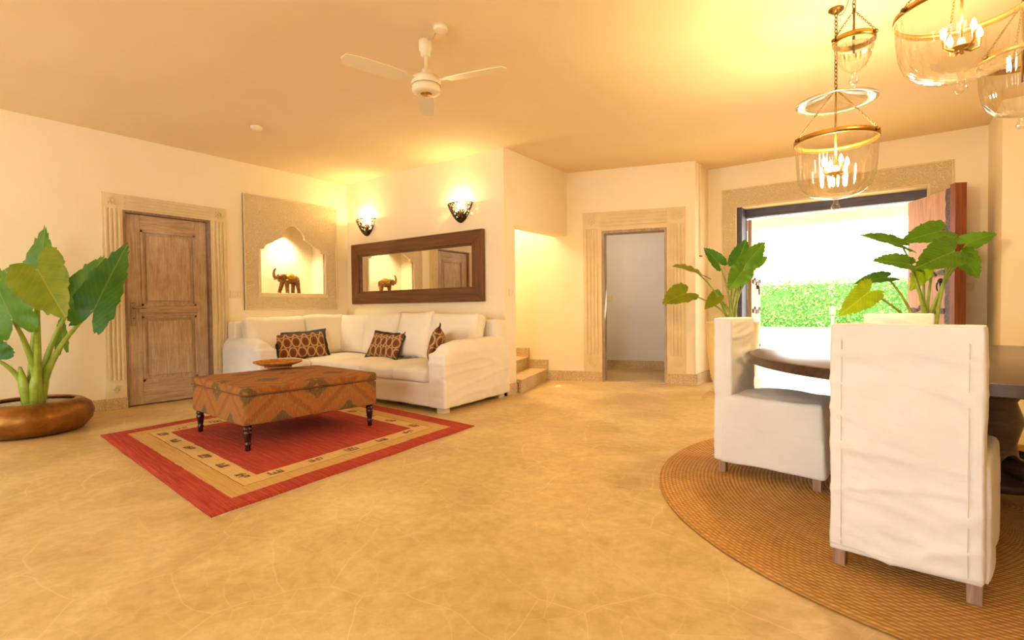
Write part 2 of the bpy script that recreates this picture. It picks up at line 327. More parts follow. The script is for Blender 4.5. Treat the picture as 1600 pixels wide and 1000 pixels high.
b = B(); b.box(.875, 1.3, 6.75, YE, 0, ZC); struct(b.build('wall_pier', 'wall_plaster'), 'plaster pier at the right of the entrance wall')
b = B(); b.box(3.4, 3.6, -2.7, YE, 0, ZC); struct(b.build('wall_right', 'wall_plaster'), 'cream plaster wall at the right of the dining area')
b = B(); e = [-7.1, -5.8, -4.0, -1.9, -.1, 3.6]
for i in range(0, 6, 2): b.box(e[i], e[i+1], -2.7, -2.5, 0, ZC)
for i in range(1, 5, 2): b.box(e[i], e[i+1], -2.7, -2.5, 0, .2).box(e[i], e[i+1], -2.7, -2.5, 2.6, ZC)
struct(b.build('wall_rear', 'wall_plaster'), 'cream plaster wall with wide openings to the garden')
# the corridor behind the hall doorway
b = B(); b.box(-2.6, 0, 1.62, 1.8, 0, 2.7, MH).box(-1.75, -1.55, .22, 1.62, 0, 2.7, MH).box(-.15, 0, .22, 1.62, 0, 2.7, MH)
b.box(-1.75, 0, .22, .32, 2.5, 2.7, MH)  # rest of the unseen roof is left open to let added sky light in
struct(b.build('wall_corridor', 'grey_plaster'), 'pale grey plaster walls of the corridor beyond the doorway')
b = B(); b.box(-1.55, -.15, 1.6, 1.62, 0, .15, MH).box(-1.55, -1.53, .22, 1.6, 0, .15, MH); struct(b.build('baseboard_corridor', 'base_stone'), 'stone baseboard along the corridor wall')
# baseboards
bh = .125
b = B(); b.box(XL, XL+.02, -2.5, 1.895, 0, bh).box(XL, XL+.02, 3.175, YB, 0, bh); struct(b.build('baseboard_left', 'base_stone'), 'stone baseboard along the wall of the panelled door')
b = B(); b.box(XL, XS+.022, YB-.022, YB, 0, bh).box(XS, XS+.022, YB-.022, YB+.235, 0, bh).box(XS-.2, XS+.022, YB+.22, YB+.242, 0, bh); struct(b.build('baseboard_back', 'base_stone'), 'stone baseboard wrapping the wall end beside the sofa')
b = B(); b.box(-2.05, h0, -.022, 0, 0, bh+.02, MH).box(h1-.01, .022, -.03, 0, 0, bh+.02, MH); struct(b.build('baseboard_hall', 'base_stone'), 'stone baseboard at both sides of the hall doorway')
b = B(); b.box(-2.07, -2.045, 7.0, YE, 0, bh+.02).box(-2.045, EX0-.02, YE-.022, YE, 0, bh+.02).box(EX1+.02, .875, YE-.022, YE, 0, bh+.02).box(.853, .875, 6.75, YE-.022, 0, bh+.02)
struct(b.build('baseboard_entry', 'base_stone'), 'stone baseboard along the entrance wall')

# ------------------------------------------------------------ plaster door surrounds
def rosette(parent, fn, u, v, s):
    b = B(); poly = [(u-s, v-s), (u+s, v-s), (u+s, v+s), (u-s, v+s)]; b.prism(poly, fn, .0, .022)
    for k in range(8):
        a = k*pi/4; cx_, cz_ = u+cos(a)*s*.5, v+sin(a)*s*.5
        b.prism([(cx_+cos(a+q)*s*.3*(1 if j % 2 == 0 else .55), cz_+sin(a+q)*s*.3*(1 if j % 2 == 0 else .55)) for j, q in enumerate([i*pi/3 for i in range(6)])], fn, .022, .034)
    b.prism([(u+cos(q)*s*.22, v+sin(q)*s*.22) for q in [i*pi/4 for i in range(8)]], fn, .022, .036)
    b.build('rosette', 'fluted_plaster', parent)
def surround(name, label, fn, u0, u1, z1, i0, i1, iz, z0, nfl=4):
    root = sroot(name, label)
    def plate(poly): B().prism(poly, fn, 0, .02).build('casing', 'fluted_plaster', root)
    plate([(u0, z0), (i0, z0), (i0, iz), (u0, iz)]); plate([(i1, z0), (u1, z0), (u1, iz), (i1, iz)]); plate([(u0, iz), (u1, iz), (u1, z1), (u0, z1)])
    wd = i0-u0; hd = z1-iz; s = min(wd, hd)*.4
    for (a0, a1) in ((u0, i0), (i1, u1)):
        c = (a0+a1)/2; rosette(root, fn, c, iz+hd*.5, s); rosette(root, fn, c, z0+s+.03, s*.9)
        for k in range(nfl):
            x = a0+(a1-a0)*(k+.8)/(nfl+.6); r_ = wd*.06
            B().prism([(x-r_, z0+2*s+.06), (x+r_, z0+2*s+.06), (x+r_, iz-.0), (x-r_, iz-.0)], fn, .02, .033).bevel(.004, 1).build('flute', 'fluted_plaster', root)
    for k in range(nfl):
        z = iz+hd*(k+.8)/(nfl+.6); r_ = hd*.06
        B().prism([(u0+wd+.01, z-r_), (u1-wd-.01, z-r_), (u1-wd-.01, z+r_), (u0+wd+.01, z+r_)], fn, .02, .033).bevel(.004, 1).build('flute', 'fluted_plaster', root)
    return root
fnL = lambda u, v, d: (XL+d, u, v)
fnH = lambda u, v, d: MH @ Vector((u, -d, v))
t1 = surround('trim_1', 'fluted plaster surround with corner rosettes around the panelled door', fnL, 1.895, 3.175, 2.338, 2.079, 2.985, 2.174, .125)
B().prism([(1.88, 0), (2.079, 0), (2.079, .125), (1.88, .125)], fnL, 0, .04).build('plinth', 'base_stone', t1)
B().prism([(2.985, 0), (3.19, 0), (3.19, .125), (2.985, .125)], fnL, 0, .04).build('plinth', 'base_stone', t1)
t2 = surround('trim_2', 'fluted plaster surround of the open hall doorway', fnH, -1.50, -.125, 2.385, h0-.035, h1+.035, 2.16, .145)
for (a, c) in ((h0-.035, h0), (h1, h1+.035)): B().prism([(a, .145), (c, .145), (c, 2.16), (a, 2.16)], fnH, 0, .03).build('bead', 'fluted_plaster', t2)
B().prism([(h0, 2.122), (h1, 2.122), (h1, 2.16), (h0, 2.16)], fnH, 0, .03).build('bead', 'fluted_plaster', t2)
# hall doorway lining
d2 = sroot('door_2', 'weathered grey wooden frame of the open hall doorway')
fr = lambda x0, x1, z0, z1: B().box(x0, x1, -.01, .2, z0, z1, MH)
fr(h0, h0+.035, 0, hz).build('jamb', 'grey_wood', d2); fr(h1-.035, h1, 0, hz).build('jamb', 'grey_wood', d2); fr(h0+.035, h1-.035, hz-.035, hz).build('lintel', 'grey_wood', d2)
B().box(h0, h1, .0, .22, 0, .012, MH).build('threshold', 'base_stone', d2)

# ------------------------------------------------------------ panelled door in the left wall
d1 = sroot('door_1', 'limewashed wooden door of two raised panels', (XL, 0, 0))
bx = lambda n, m_, x0, x1, y0, y1, z0, z1, par=d1, bv=.004: put(n, B().box(x0, x1, y0, y1, z0, z1).bevel(bv, 2).mesh(n), m_, par)
bx('jamb', 'jamb_wood', -.1, .012, 2.079, 2.108, 0, 2.174); bx('jamb', 'jamb_wood', -.1, .012, 2.956, 2.985, 0, 2.174); bx('jamb', 'jamb_wood', -.1, .012, 2.108, 2.956, 2.148, 2.174)
y0, y1 = 2.114, 2.950; xf = -.03
bx('stile', 'washed_wood', xf-.04, xf, y0, y0+.14, .012, 2.144); bx('stile', 'washed_wood', xf-.04, xf, y1-.13, y1, .012, 2.144)
for (za, zb) in ((.012, .27), (1.005, 1.125), (1.975, 2.144)): bx('rail', 'washed_wood_cross', xf-.04, xf, y0+.14, y1-.13, za, zb)
bx('rail_moulding', 'washed_wood_cross', xf, xf+.018, y0+.11, y1-.11, 1.045, 1.085)
for (za, zb) in ((.27, 1.005), (1.125, 1.975)):
    ya, yb = y0+.14, y1-.13
    bx('panel', 'washed_wood', xf-.04, xf-.018, ya, yb, za, zb)
    o = B(); fn = lambda u, v, d: (xf-.018+d, u, v); i = .055
    o.prism([(ya+i, za+i), (yb-i, za+i), (yb-i, zb-i), (ya+i, zb-i)], fn, 0, .014).bevel(.006, 2).build('raised_field', 'washed_wood', d1)
    mo = B()
    for q in ((ya, ya+.022, za, zb), (yb-.022, yb, za, zb), (ya, yb, za, za+.022), (ya, yb, zb-.022, zb)): mo.box(xf-.018, xf+.006, *q)
    mo.build('panel_moulding', 'washed_wood', d1)
hd = put('handle', B().box(xf, xf+.008, 2.148, 2.192, .90, 1.165).bevel(.004, 2).mesh('handle'), 'handle_metal', d1)
hd['label'] = 'old metal lever handle on a long plate'
B().tube([(xf+.006, 2.17, 1.10), (xf+.05, 2.17, 1.10), (xf+.055, 2.19, 1.10), (xf+.052, 2.28, 1.095)], [.01, .01, .009, .006], 8).build('lever', 'handle_metal', hd, True)
B().tube([(xf+.006, 2.17, .985), (xf+.012, 2.17, .985)], .009, 10).build('keyhole', 'black_metal', hd)

# ------------------------------------------------------------ niche
NC, hw = 4.083, .4775
arch = [(.4775, 1.882), (.425, 1.882), (.42, 1.915), (.395, 1.945), (.36, 1.955), (.335, 1.972), (.30, 1.982), (.27, 2.01), (.22, 2.03), (.172, 2.06), (.168, 2.10), (.15, 2.135), (.115, 2.18), (.06, 2.222), (0, 2.242)]
t4 = sroot('trim_4', 'carved plaster panel around the arched niche')
for sg in (-1, 1):
    Y_ = lambda q: NC+sg*q
    poly = [(Y_(0), 1.065), (Y_(.7), 1.065), (Y_(.7), 2.583), (Y_(0), 2.583)]+[(Y_(a), z) for a, z in arch[::-1]]+[(Y_(.4775), 1.297), (Y_(0), 1.297)]
    if sg < 0: poly = poly[::-1]
    B().prism(poly, fnL, -.02, .022).build('carved_panel', 'carved_plaster', t4)
for q in ((NC-.7, NC+.7, 1.065, 1.083), (NC-.7, NC+.7, 2.565, 2.583), (NC-.7, NC-.682, 1.083, 2.565), (NC+.682, NC+.7, 1.083, 2.565), (NC-.53, NC+.53, 1.24, 1.297), (NC-.515, NC-.4775, 1.297, 1.882), (NC+.4775, NC+.515, 1.297, 1.882)):
    B().prism([(q[0], q[2]), (q[1], q[2]), (q[1], q[3]), (q[0], q[3])], fnL, .0, .032).bevel(.005, 1).build('border_moulding', 'fluted_plaster', t4)
nl = thing('niche_downlight', 'small recessed downlight hidden at the top of the arched niche', 'light', (XL-.12, NC, NZ1-.0))
B().lathe([(.03, 0), (.035, -.012), (.03, -.014), (.026, -.008)], n=20).build('rim', 'brass', nl, True); B().lathe([(.026, -.006), (0, -.006)], n=16, cap=False).build('lens', 'lamp_glow', nl)
sp = bpy.data.lights.new('niche_spot', 'SPOT'); sp.energy = P_NICHE*6; sp.color = (1, .86, .58); sp.spot_size = radians(110); sp.spot_blend = .9; sp.shadow_soft_size = .03
o = bpy.data.objects.new('niche_spot', sp); C.objects.link(o); o.parent = nl; o.location = (0, 0, -.03)
# elephant, trunk raised, striding towards the door
el = thing('elephant_figurine', 'gilded elephant figurine with raised trunk standing in the niche', 'figurine', (XL-.13, 4.065, NZ0+.002))
def Ry(a): return Matrix.Rotation(a, 4, 'X')
b = B(); b.ell((0, .03, .205), (.06, .115, .072), 20); b.ell((0, .12, .19), (.055, .06, .066), 16); b.ell((0, -.055, .215), (.05, .06, .062), 16)
b.ell((0, -.115, .225), (.042, .05, .05), 16, Ry(.5))
b.tube([(0, -.14, .215), (0, -.172, .21), (0, -.195, .235), (0, -.2, .275), (0, -.192, .315), (0, -.178, .338), (0, -.165, .345)], [.03, .026, .021, .018, .015, .013, .011], 10)
for (x, y, yf) in ((-.032, -.05, -.1), (.032, -.03, -.02), (-.032, .11, .1), (.032, .13, .155)): b.tube([(x, y, .19), (x, (y+yf)/2, .1), (x, yf, .03), (x, yf, .0)], [.036, .029, .025, .028], 10)
b.tube([(0, .17, .22), (0, .185, .17), (0, .18, .12)], [.012, .008, .006], 8)
soft(b, 'body', 'dark_bronze', el, .007, 3, .5, lambda p, n_: .0015*noise.noise(p*60))
for sg in (-1, 1):
    b = B(); b.ell((sg*.048, -.085, .215), (.008, .042, .055), 12, Ry(-.3)); b.build('ear', 'dark_bronze', el, True)
    B().tube([(sg*.022, -.15, .2), (sg*.028, -.18, .192), (sg*.028, -.205, .2)], [.007, .005, .002], 6).build('tusk', 'gold', el, True)
b = B(); b.ell((0, .035, .212), (.066, .095, .076), 20)
bmesh.ops.bisect_plane(b.bm, geom=list(b.bm.verts)+list(b.bm.edges)+list(b.bm.faces), plane_co=(0, 0, .2), plane_no=(0, 0, 1), clear_inner=True)
b.build('saddle_cloth', 'gold', el, True)

# ------------------------------------------------------------ stairs
st = sroot('staircase', 'sandy stone stairs rising behind the sofa wall')
A_ = Vector((-4.03, 6.4, 0)); MS = Matrix.Translation(A_) @ Matrix.Rotation(A17, 4, 'Z')       # local -x climbs, -y to the near side
def tread_poly(xa, xb_):
    out = []
    for x in (xa, xb_):
        q = MS @ Vector((x, -.002, 0)); out.append(q); n_ = Vector((sin(A17), -cos(A17), 0)); out.append(q+n_*((q.y-5.215)/cos(A17)))
    return [(out[0].x, out[0].y), (out[2].x, out[2].y), (out[3].x, out[3].y), (out[1].x, out[1].y)]
up = lambda u, v, d: (u, v, d)
for k in range(5):
    x1 = -.29*(k+1) if k < 4 else -2.3
    B().prism(tread_poly(-.29*k, x1), up, 0, .168*(k+1)-.03).build('step', 'base_stone', st)
    B().prism(tread_poly(-.29*k+.018, x1), up, .168*(k+1)-.03, .168*(k+1)).build('tread', 'base_stone', st)
    B().box(x1, -.29*k+.02, -.025, .0, .168*(k+1), .168*(k+1)+.13, MS).build('wall_skirting', 'base_stone', st)
sl = thing('stair_lamp', 'ceiling lamp lighting the stairs behind the wall', 'lamp', (-4.75, 5.75, ZC))
B().lathe([(.0, -.09), (.07, -.08), (.11, -.05), (.12, -.012)], n=24, cap=False).build('shade', 'lamp_glow', sl, True); B().lathe([(.13, 0), (.13, -.014), (.0, -.014)], n=24).build('base', 'brass', sl, True)
point_light('stair_light', (0, 0, -.2), P_STAIR, (1, .9, .74), .08, sl)

# ------------------------------------------------------------ mirror on the back wall
mi = thing('wall_mirror', 'wide wall mirror in a broad dark wooden frame above the sofa', 'mirror', (-5.31, YB, 1.14))
hwid, hh, fw = 1.285, .895, .165
for sg in (-1, 1):
    fnM = lambda u, v, d: (u, -d, v)
    B().prism([(sg*hwid, 0), (sg*hwid, hh), (sg*(hwid-fw), hh-fw), (sg*(hwid-fw), fw)], fnM, .005, .06).bevel(.006, 2).build('frame_upright', 'mirror_wood_up', mi)
B().prism([(-hwid, 0), (hwid, 0), (hwid-fw, fw), (-hwid+fw, fw)], fnM, .005, .06).bevel(.006, 2).build('frame_rail', 'mirror_wood', mi)
B().prism([(-hwid, hh), (hwid, hh), (hwid-fw, hh-fw), (-hwid+fw, hh-fw)], fnM, .005, .06).bevel(.006, 2).build('frame_rail', 'mirror_wood', mi)
i = fw+.022; b = B()
for q in ((-hwid+fw-.01, hwid-fw+.01, fw-.01, i), (-hwid+fw-.01, hwid-fw+.01, hh-i, hh-fw+.01)): b.prism([(q[0], q[2]), (q[1], q[2]), (q[1], q[3]), (q[0], q[3])], fnM, .012, .042)
for q in ((-hwid+fw-.01, -hwid+i), (hwid-i, hwid-fw+.01)): b.prism([(q[0], i), (q[1], i), (q[1], hh-i), (q[0], hh-i)], fnM, .012, .042)
b.build('inner_slip', 'mirror_wood', mi)
B().prism([(-hwid+fw-.01, fw-.01), (hwid-fw+.01, fw-.01), (hwid-fw+.01, hh-fw+.01), (-hwid+fw-.01, hh-fw+.01)], fnM, .006, .018).build('mirror_pane', 'mirror_glass', mi)
# ------------------------------------------------------------ pierced metal sconces
def sconce(x, label):
    t = thing('wall_sconce', label, 'wall lamp', (x, YB, 2.155), 0, 'pierced metal uplights above the mirror')
    R_, Hh = .19, .235; nu, nv = 30, 13; bm = bmesh.new(); g = []
    for j in range(nv+1):
        tt = j/nv; r_ = R_*(tt**.52) if j else .012; z = Hh*tt
        g.append([bm.verts.new((r_*cos(pi+pi*k/nu), r_*.72*sin(pi+pi*k/nu)-.004, z)) for k in range(nu+1)])
    for j in range(nv):
        for k in range(nu):
            q = [g[j][k], g[j][k+1], g[j+1][k+1], g[j+1][k]]
            if (j+k) % 2: bm.faces.new((q[0], q[1], q[2])); bm.faces.new((q[0], q[2], q[3]))
            else: bm.faces.new((q[0], q[1], q[3])); bm.faces.new((q[1], q[2], q[3]))
    bmesh.ops.dissolve_edges(bm, edges=[e_ for e_ in bm.edges if len(e_.link_faces) == 2 and random.random() < .3], use_verts=False)
    bmesh.ops.wireframe(bm, faces=list(bm.faces), thickness=.0135, use_replace=True, use_boundary=True, use_even_offset=False)
    s = B(); s.bm.free(); s.bm = bm; s.build('pierced_shade', 'sconce_metal', t)
    B().tube([(R_*cos(pi+pi*k/24), R_*.72*sin(pi+pi*k/24)-.004, Hh) for k in range(25)], .006, 6).build('rim', 'sconce_metal', t, True)
    B().box(-.03, .03, -.012, 0, .06, .17).build('back_plate', 'sconce_metal', t)
    B().tube([(0, -.01, .12), (0, -.06, .12), (0, -.06, .135)], .011, 8).build('lamp_holder', 'brass', t, True)
    B().ell((0, -.06, .17), (.024, .024, .034), 12).build('bulb', 'bulb_glow', t, True)
    point_light('sconce_light', (0, -.075, .25), P_SCONCE, (1, .76, .36), .02, t)
sconce(-6.27, 'pierced metal sconce above the mirror end nearest the niche'); sconce(-4.41, 'pierced metal sconce above the mirror end nearest the stairs')

# ------------------------------------------------------------ switches, smoke detector, conduit
def switch(label, M, wd=.085, gang=1):
    t = thing('light_switch', label, 'switch'); t.matrix_world = M
    put('plate', B().box(-wd*gang/2, wd*gang/2, -.01, 0, -.043, .043).bevel(.003, 2).mesh('plate'), 'switch_plastic', t)
    for g_ in range(gang): put('rocker', B().box((g_-(gang-1)/2)*wd-.014, (g_-(gang-1)/2)*wd+.014, -.015, -.009, -.024, .024).bevel(.002, 1).mesh('rocker'), 'fan_enamel', t)
switch('double light switch on the wall between panelled door and niche', Matrix.Translation((XL, 3.275, 1.27)) @ Matrix.Rotation(pi/2, 4, 'Z'), .07, 2)
switch('light switch on the narrow wall end before the stairs', Matrix.Translation((XS, 5.11, 1.25)) @ Matrix.Rotation(pi/2, 4, 'Z'))
switch('light switch on the grey corridor wall beyond the doorway', MH @ Matrix.Translation((-1.36, 1.62, 1.2)))
switch('light switch on the wall right of the open entrance door', Matrix.Translation((.72, YE, 1.24)), .1)
sd = thing('smoke_detector', 'small round smoke detector on the ceiling', 'smoke detector', (-5.35, 2.846, ZC))
B().lathe([(.06, 0), (.06, -.012), (.048, -.03), (.02, -.036), (0, -.036)], n=24).build('housing', 'fan_enamel', sd, True); B().lathe([(.049, -.014), (.052, -.018), (.049, -.022)], n=24).build('vent_ring', 'fan_ring', sd)
cd = thing('cable_conduit', 'slim cream cable conduit running down the return wall corner', 'conduit', (-2.07, 7.2, 1.74))
put('trunking', B().box(0, .028, -.03, .03, 0, ZC-1.745).bevel(.003, 1).mesh('trunking'), 'switch_plastic', cd); B().box(0, .03, -.032, .032, -.012, 0).build('end_cap', 'cable', cd)

# ------------------------------------------------------------ ceiling fan (at rest)
fa = thing('ceiling_fan', 'cream three bladed ceiling fan with round motor on a rod', 'fan', (-2.668, 2.656, ZC))
B().lathe([(.03, -.012), (.046, -.02), (.046, -.09), (.036, -.1), (.036, -.125), (.02, -.135)], n=24).build('canopy', 'fan_enamel', fa, True)
B().tube([(0, 0, -.0), (0, 0, -.03)], .012, 8).build('hook', 'fan_ring', fa)
B().tube([(0, 0, -.13), (0, 0, -.29)], .011, 10).build('rod', 'fan_enamel', fa)
B().lathe([(.014, -.215), (.03, -.225), (.034, -.27), (.02, -.285)], n=20).build('lower_canopy', 'fan_enamel', fa, True)
B().lathe([(.02, -.272), (.075, -.275), (.1, -.285), (.104, -.3), (.104, -.335), (.098, -.342), (.1, -.348), (.1, -.375), (.092, -.388), (.06, -.394), (0, -.396)], n=36).build('motor', 'fan_enamel', fa, True)
B().lathe([(.1025, -.338), (.106, -.341), (.1025, -.345)], n=36, cap=False).build('band', 'fan_ring', fa, True); B().lathe([(.042, -.39), (.04, -.398), (0, -.4)], n=20).build('badge', 'gold', fa, True)
for k in range(3):
    a = radians(15)+k*2*pi/3; Mb = Matrix.Rotation(a, 4, 'Z') @ Matrix.Translation((0, 0, -.318)) @ Matrix.Rotation(radians(11), 4, 'X')
    bl = B(); bl.prism([(.17, -.05), (.3, -.062), (.52, -.062), (.6, -.05), (.615, 0), (.6, .05), (.52, .062), (.3, .062), (.17, .05)], lambda u, v, d: Mb @ Vector((u, v, d)), -.003, .003)
    o = bl.build('blade', 'fan_enamel', fa)
    B().box(.09, .24, -.02, .02, .003, .008, Mb).build('blade_bracket', 'fan_enamel', o)
jb = thing('ceiling_junction_box', 'small round ceiling junction box beside the fan', 'junction box', (-2.47, 2.605, ZC))
B().lathe([(.05, 0), (.05, -.03), (.044, -.038), (0, -.04)], n=24).build('box', 'fan_enamel', jb, True)
B().tube([(-.04, 0, -.03), (-.1, .02, -.05), (-.15, .035, -.035), (-.185, .045, -.02)], .004, 6).build('cable', 'fan_ring', jb, True)

# ------------------------------------------------------------ corner sofa
sofa = thing('corner_sofa', 'cream slipcovered corner sofa below the mirror and niche', 'sofa', (XL+.04, YB-.03, 0))
SX, SY = XL+.04, YB-.03
def sb(x0, x1, y0, y1, z0, z1): return (x0-SX, x1-SX, y0-SY, y1-SY, z0, z1)
def wr(amp, a, b2=None): return lambda p, n_: amp*(ridge(p, a)*.6+noise.noise(Vector((p.x*3+5, p.y*3, p.z*3)))*.8)
XR, YF, XF, YN = -3.54, 3.745, -5.86, 3.08       # right end, front of long run, front of short run, near end of short run
b = B(); b.box(*sb(SX, XR-.15, YF, SY, .05, .30)).box(*sb(SX, XF, YN+.05, SY, .05, .30)); soft(b, 'base_skirt', 'cream_linen', sofa, .022, 3, .5, wr(.006, (4, 4, 9, 0)))
b = B(); b.box(*sb(SX, XR-.15, SY-.2, SY, .25, .92)); soft(b, 'back_frame', 'cream_linen', sofa, .02, 6, .6, wr(.006, (5, 5, 5, 3)))
b = B(); b.box(*sb(SX, SX+.2, YN+.06, SY-.1, .25, .92)); soft(b, 'back_frame', 'cream_linen', sofa, .02, 6, .6, wr(.006, (5, 5, 5, 8)))
def arm(x0, x1, y0, y1, axis, seed):
    b = B()
    if axis == 'y':       # arm runs along y, rounded front and crown
        b.box(*sb(x0, x1, y0, y1, .05, .6)); L = y1-y0
        b.tube([((x0+x1)/2-SX, y0+.10-SY, .565), ((x0+x1)/2-SX, y0+.3-SY, .605), ((x0+x1)/2-SX, y1-.0-SY, .61)], (x1-x0)/2, 16)
        for v in b.bm.verts: v.co.x -= .10*(v.co.y+SY-y0)/L
    else:
        b.box(*sb(x0, x1, y0, y1, .05, .6))
        b.tube([(x1-.10-SX, (y0+y1)/2-SY, .565), (x1-.3-SX, (y0+y1)/2-SY, .605), (x0-SX, (y0+y1)/2-SY, .61)], (y1-y0)/2, 16)
    soft(b, 'arm', 'white_linen' if axis == 'x' else 'cream_linen', sofa, .017, 8, .6, lambda p, n_: .011*max(0, ridge(p, (1.5, 1.5, 10, seed)))**3*min(1, max(0, (p.z-.06)*8))+.006*noise.noise(p*4))  # daylight on the near arm is put into its colour as whiter linen
arm(XR-.235, XR, YF-.02, SY, 'y', 1); arm(SX, XF, YN, YN+.235, 'x', 5)
def cushion(name, mat, x, y, z, sx, sy, sz, rx=0, rz=0, seed=0, par=sofa, crown=.02, bev=.05):
    bm = bmesh.new(); n = 14
    bmesh.ops.create_cube(bm, size=1); bmesh.ops.subdivide_edges(bm, edges=list(bm.edges), cuts=n, use_grid_fill=True)
    for v in bm.verts:
        u = [c_*2 for c_ in v.co]; dims = (sx/2, sy/2, sz/2); p = []
        for k in range(3):
            core = dims[k]-bev; p.append(u[k]*dims[k])
        q = Vector([max(-(dims[k]-bev), min(dims[k]-bev, p[k])) for k in range(3)]); dlt = Vector(p)-q
        if dlt.length > 1e-6: v.co = q+dlt.normalized()*bev*min(1, dlt.length/bev) if sum(1 for k in range(3) if abs(dlt[k]) > 1e-6) > 1 else q+dlt
        else: v.co = Vector(p)
        th = min(range(3), key=lambda k: dims[k]); w_ = 1
        for k in range(3):
            if k != th: w_ *= max(0, 1-abs(u[k])**2.5)
        v.co[th] += crown*w_*u[th]
        v.co += Vector((noise.noise(v.co*4+Vector((seed, 0, 0))), noise.noise(v.co*4+Vector((0, seed, 9))), noise.noise(v.co*4+Vector((3, 0, seed)))))*.012
    s = B(); s.bm.free(); s.bm = bm; me = s.mesh(name, True); o = put(name, me, mat, par, (x-SX, y-SY, z) if par is sofa else (x, y, z)); o.rotation_euler = (rx, 0, rz); return o
# seat cushions
zc = .365; h_ = .15
xs = [-3.80, -4.33, -4.86, -5.42]
for k in range(3): cushion('seat_cushion', 'cream_linen', (xs[k]+xs[k+1])/2, (YF-.03+SY-.2)/2, zc, xs[k]-xs[k+1]-.004, SY-.2-YF+.03, h_, seed=k)
cushion('seat_cushion', 'cream_linen', (-5.424+SX+.2)/2, (YF+.0+SY-.2)/2, zc, -5.428-SX-.2, SY-.2-YF+.0, h_, seed=7)
cushion('seat_cushion', 'cream_linen', (XF+.04+SX+.2)/2, (YN+.24+YF)/2, zc, XF+.04-SX-.2, YF-YN-.244, h_, seed=8)
# back cushions
T = radians(14)
def bc(xc, y, wd, ht, sd, rz=0, th=.2, dz=0): return cushion('back_cushion', 'cream_linen', xc, y, .45+ht/2*cos(T)+.0+dz, wd, th, ht, -T, rz, sd, sofa, .035, .06)
bc(-6.12, 4.60, .66, .54, 1, radians(6)); bc(-5.46, 4.59, .66, .56, 2); bc(-4.17, 4.58, .74, .55, 3, 0, .22)
def bcl(yc, x, wd, ht, sd): return cushion('back_cushion', 'cream_linen', x, yc, .45+ht/2*cos(T), wd, .2, ht, -T, radians(90), sd, sofa, .035, .06)
bcl(3.60, -6.40, .80, .53, 4); bcl(4.30, -6.36, .62, .55, 5)
for (x, y) in ((XR-.1, YF+.06), (XR-.2, SY-.1), (-5.0, YF+.08), (XF-.08, YN+.1), (SX+.1, YN+.1)): B().box(*sb(x-.045, x+.045, y-.045, y+.045, 0, .08)).build('foot', 'sofa_foot', sofa)

def pillow_mesh(name, wd, ht, th, n=22, pinch=.10, seed=0, ruffle=0):
    vs, fs, uv = [], [], []
    idx = {}
    for side in (1, -1):
        for j in range(n+1):
            for k in range(n+1):
                u, v = k/n*2-1, j/n*2-1; edge = k in (0, n) or j in (0, n)
                if edge and side < 0: idx[(side, j, k)] = idx[(1, j, k)]; continue
                t_ = ((1-u**4)*(1-v**4))**.55*th/2
                x = wd/2*u*(1-pinch*(1-abs(v)**2)*(abs(u)**3)*.6); z = ht/2*v*(1-pinch*(1-abs(u)**2)*(abs(v)**3))
                q = Vector((x*5+seed, z*5, side)); t_ *= 1+.25*noise.noise(q); z += .01*noise.noise(Vector((x*7+seed, 3, z*7)))
                if edge and ruffle: x += ruffle*noise.noise(Vector((x*30, z*30, seed))); z += ruffle*noise.noise(Vector((x*30+9, z*30, seed)))
                idx[(side, j, k)] = len(vs); vs.append((x, -side*t_, z)); uv.append((k/n, j/n))
        for j in range(n):
            for k in range(n):
                f = [idx[(side, j, k)], idx[(side, j, k+1)], idx[(side, j+1, k+1)], idx[(side, j+1, k)]]; fs.append(f if side > 0 else f[::-1])
    me = bpy.data.meshes.new(name); me.from_pydata(vs, [], fs); l = me.uv_layers.new(name='UVMap')
    for lp in me.loops: l.data[lp.index].uv = uv[lp.vertex_index]
    me.shade_smooth(); rim = [vs[idx[(1, 0, k)]] for k in range(n)]+[vs[idx[(1, j, n)]] for j in range(n)]+[vs[idx[(1, n, n-k)]] for k in range(n)]+[vs[idx[(1, n-j, 0)]] for j in range(n)]
    return me, rim
def orient(o, loc, rz, lean, tilt): o.matrix_world = Matrix.Translation(loc) @ Matrix.Rotation(rz, 4, 'Z') @ Matrix.Rotation(-lean, 4, 'X') @ Matrix.Rotation(tilt, 4, 'Y')
def throw(label, loc, rz, lean, tilt, wd=.56, ht=.34, seed=0):
    t = thing('throw_pillow', label, 'pillow', group='printed throw pillows on the sofa'); orient(t, loc, rz, lean, tilt)
    me, rim = pillow_mesh('cover', wd, ht, .15, seed=seed); cv_ = put('cover', me, 'pillow_print', t)
    # flat teal flange around the print
    n = len(rim); bm = bmesh.new(); A = [bm.verts.new((p[0]*.97, p[1], p[2]*.95)) for p in rim]; O = [bm.verts.new((p[0]*1.10+.012*noise.noise(Vector((p[0]*20, p[2]*20, seed))), p[1]+.014*noise.noise(Vector((p[2]*14, p[0]*14, seed+3))), p[2]*1.2)) for p in rim]
    for k in range(n): bm.faces.new((A[k], A[(k+1) % n], O[(k+1) % n], O[k]))
    bmesh.ops.solidify(bm, geom=list(bm.faces), thickness=.02); s = B(); s.bm.free(); s.bm = bm; s.build('flange', 'pillow_border', cv_, True)
throw('brown oval printed throw pillow on the short run below the niche', (-6.13, 3.80, .60), radians(72), radians(24), radians(-3), .62, .36, 1)
throw('brown oval printed throw pillow leaning on the middle back cushions', (-5.13, 4.33, .60), radians(2), radians(26), radians(2), .56, .33, 4)
throw('printed throw pillow half hidden behind the sofa arm nearest the stairs', (-4.02, 4.10, .63), radians(-52), radians(14), radians(-14), .54, .38, 7)
fc_ = thing('square_cushion', 'square cream cushion with a frayed edge leaning between back cushions', 'pillow'); orient(fc_, (-4.79, 4.50, .735), radians(-3), radians(14), radians(-2))
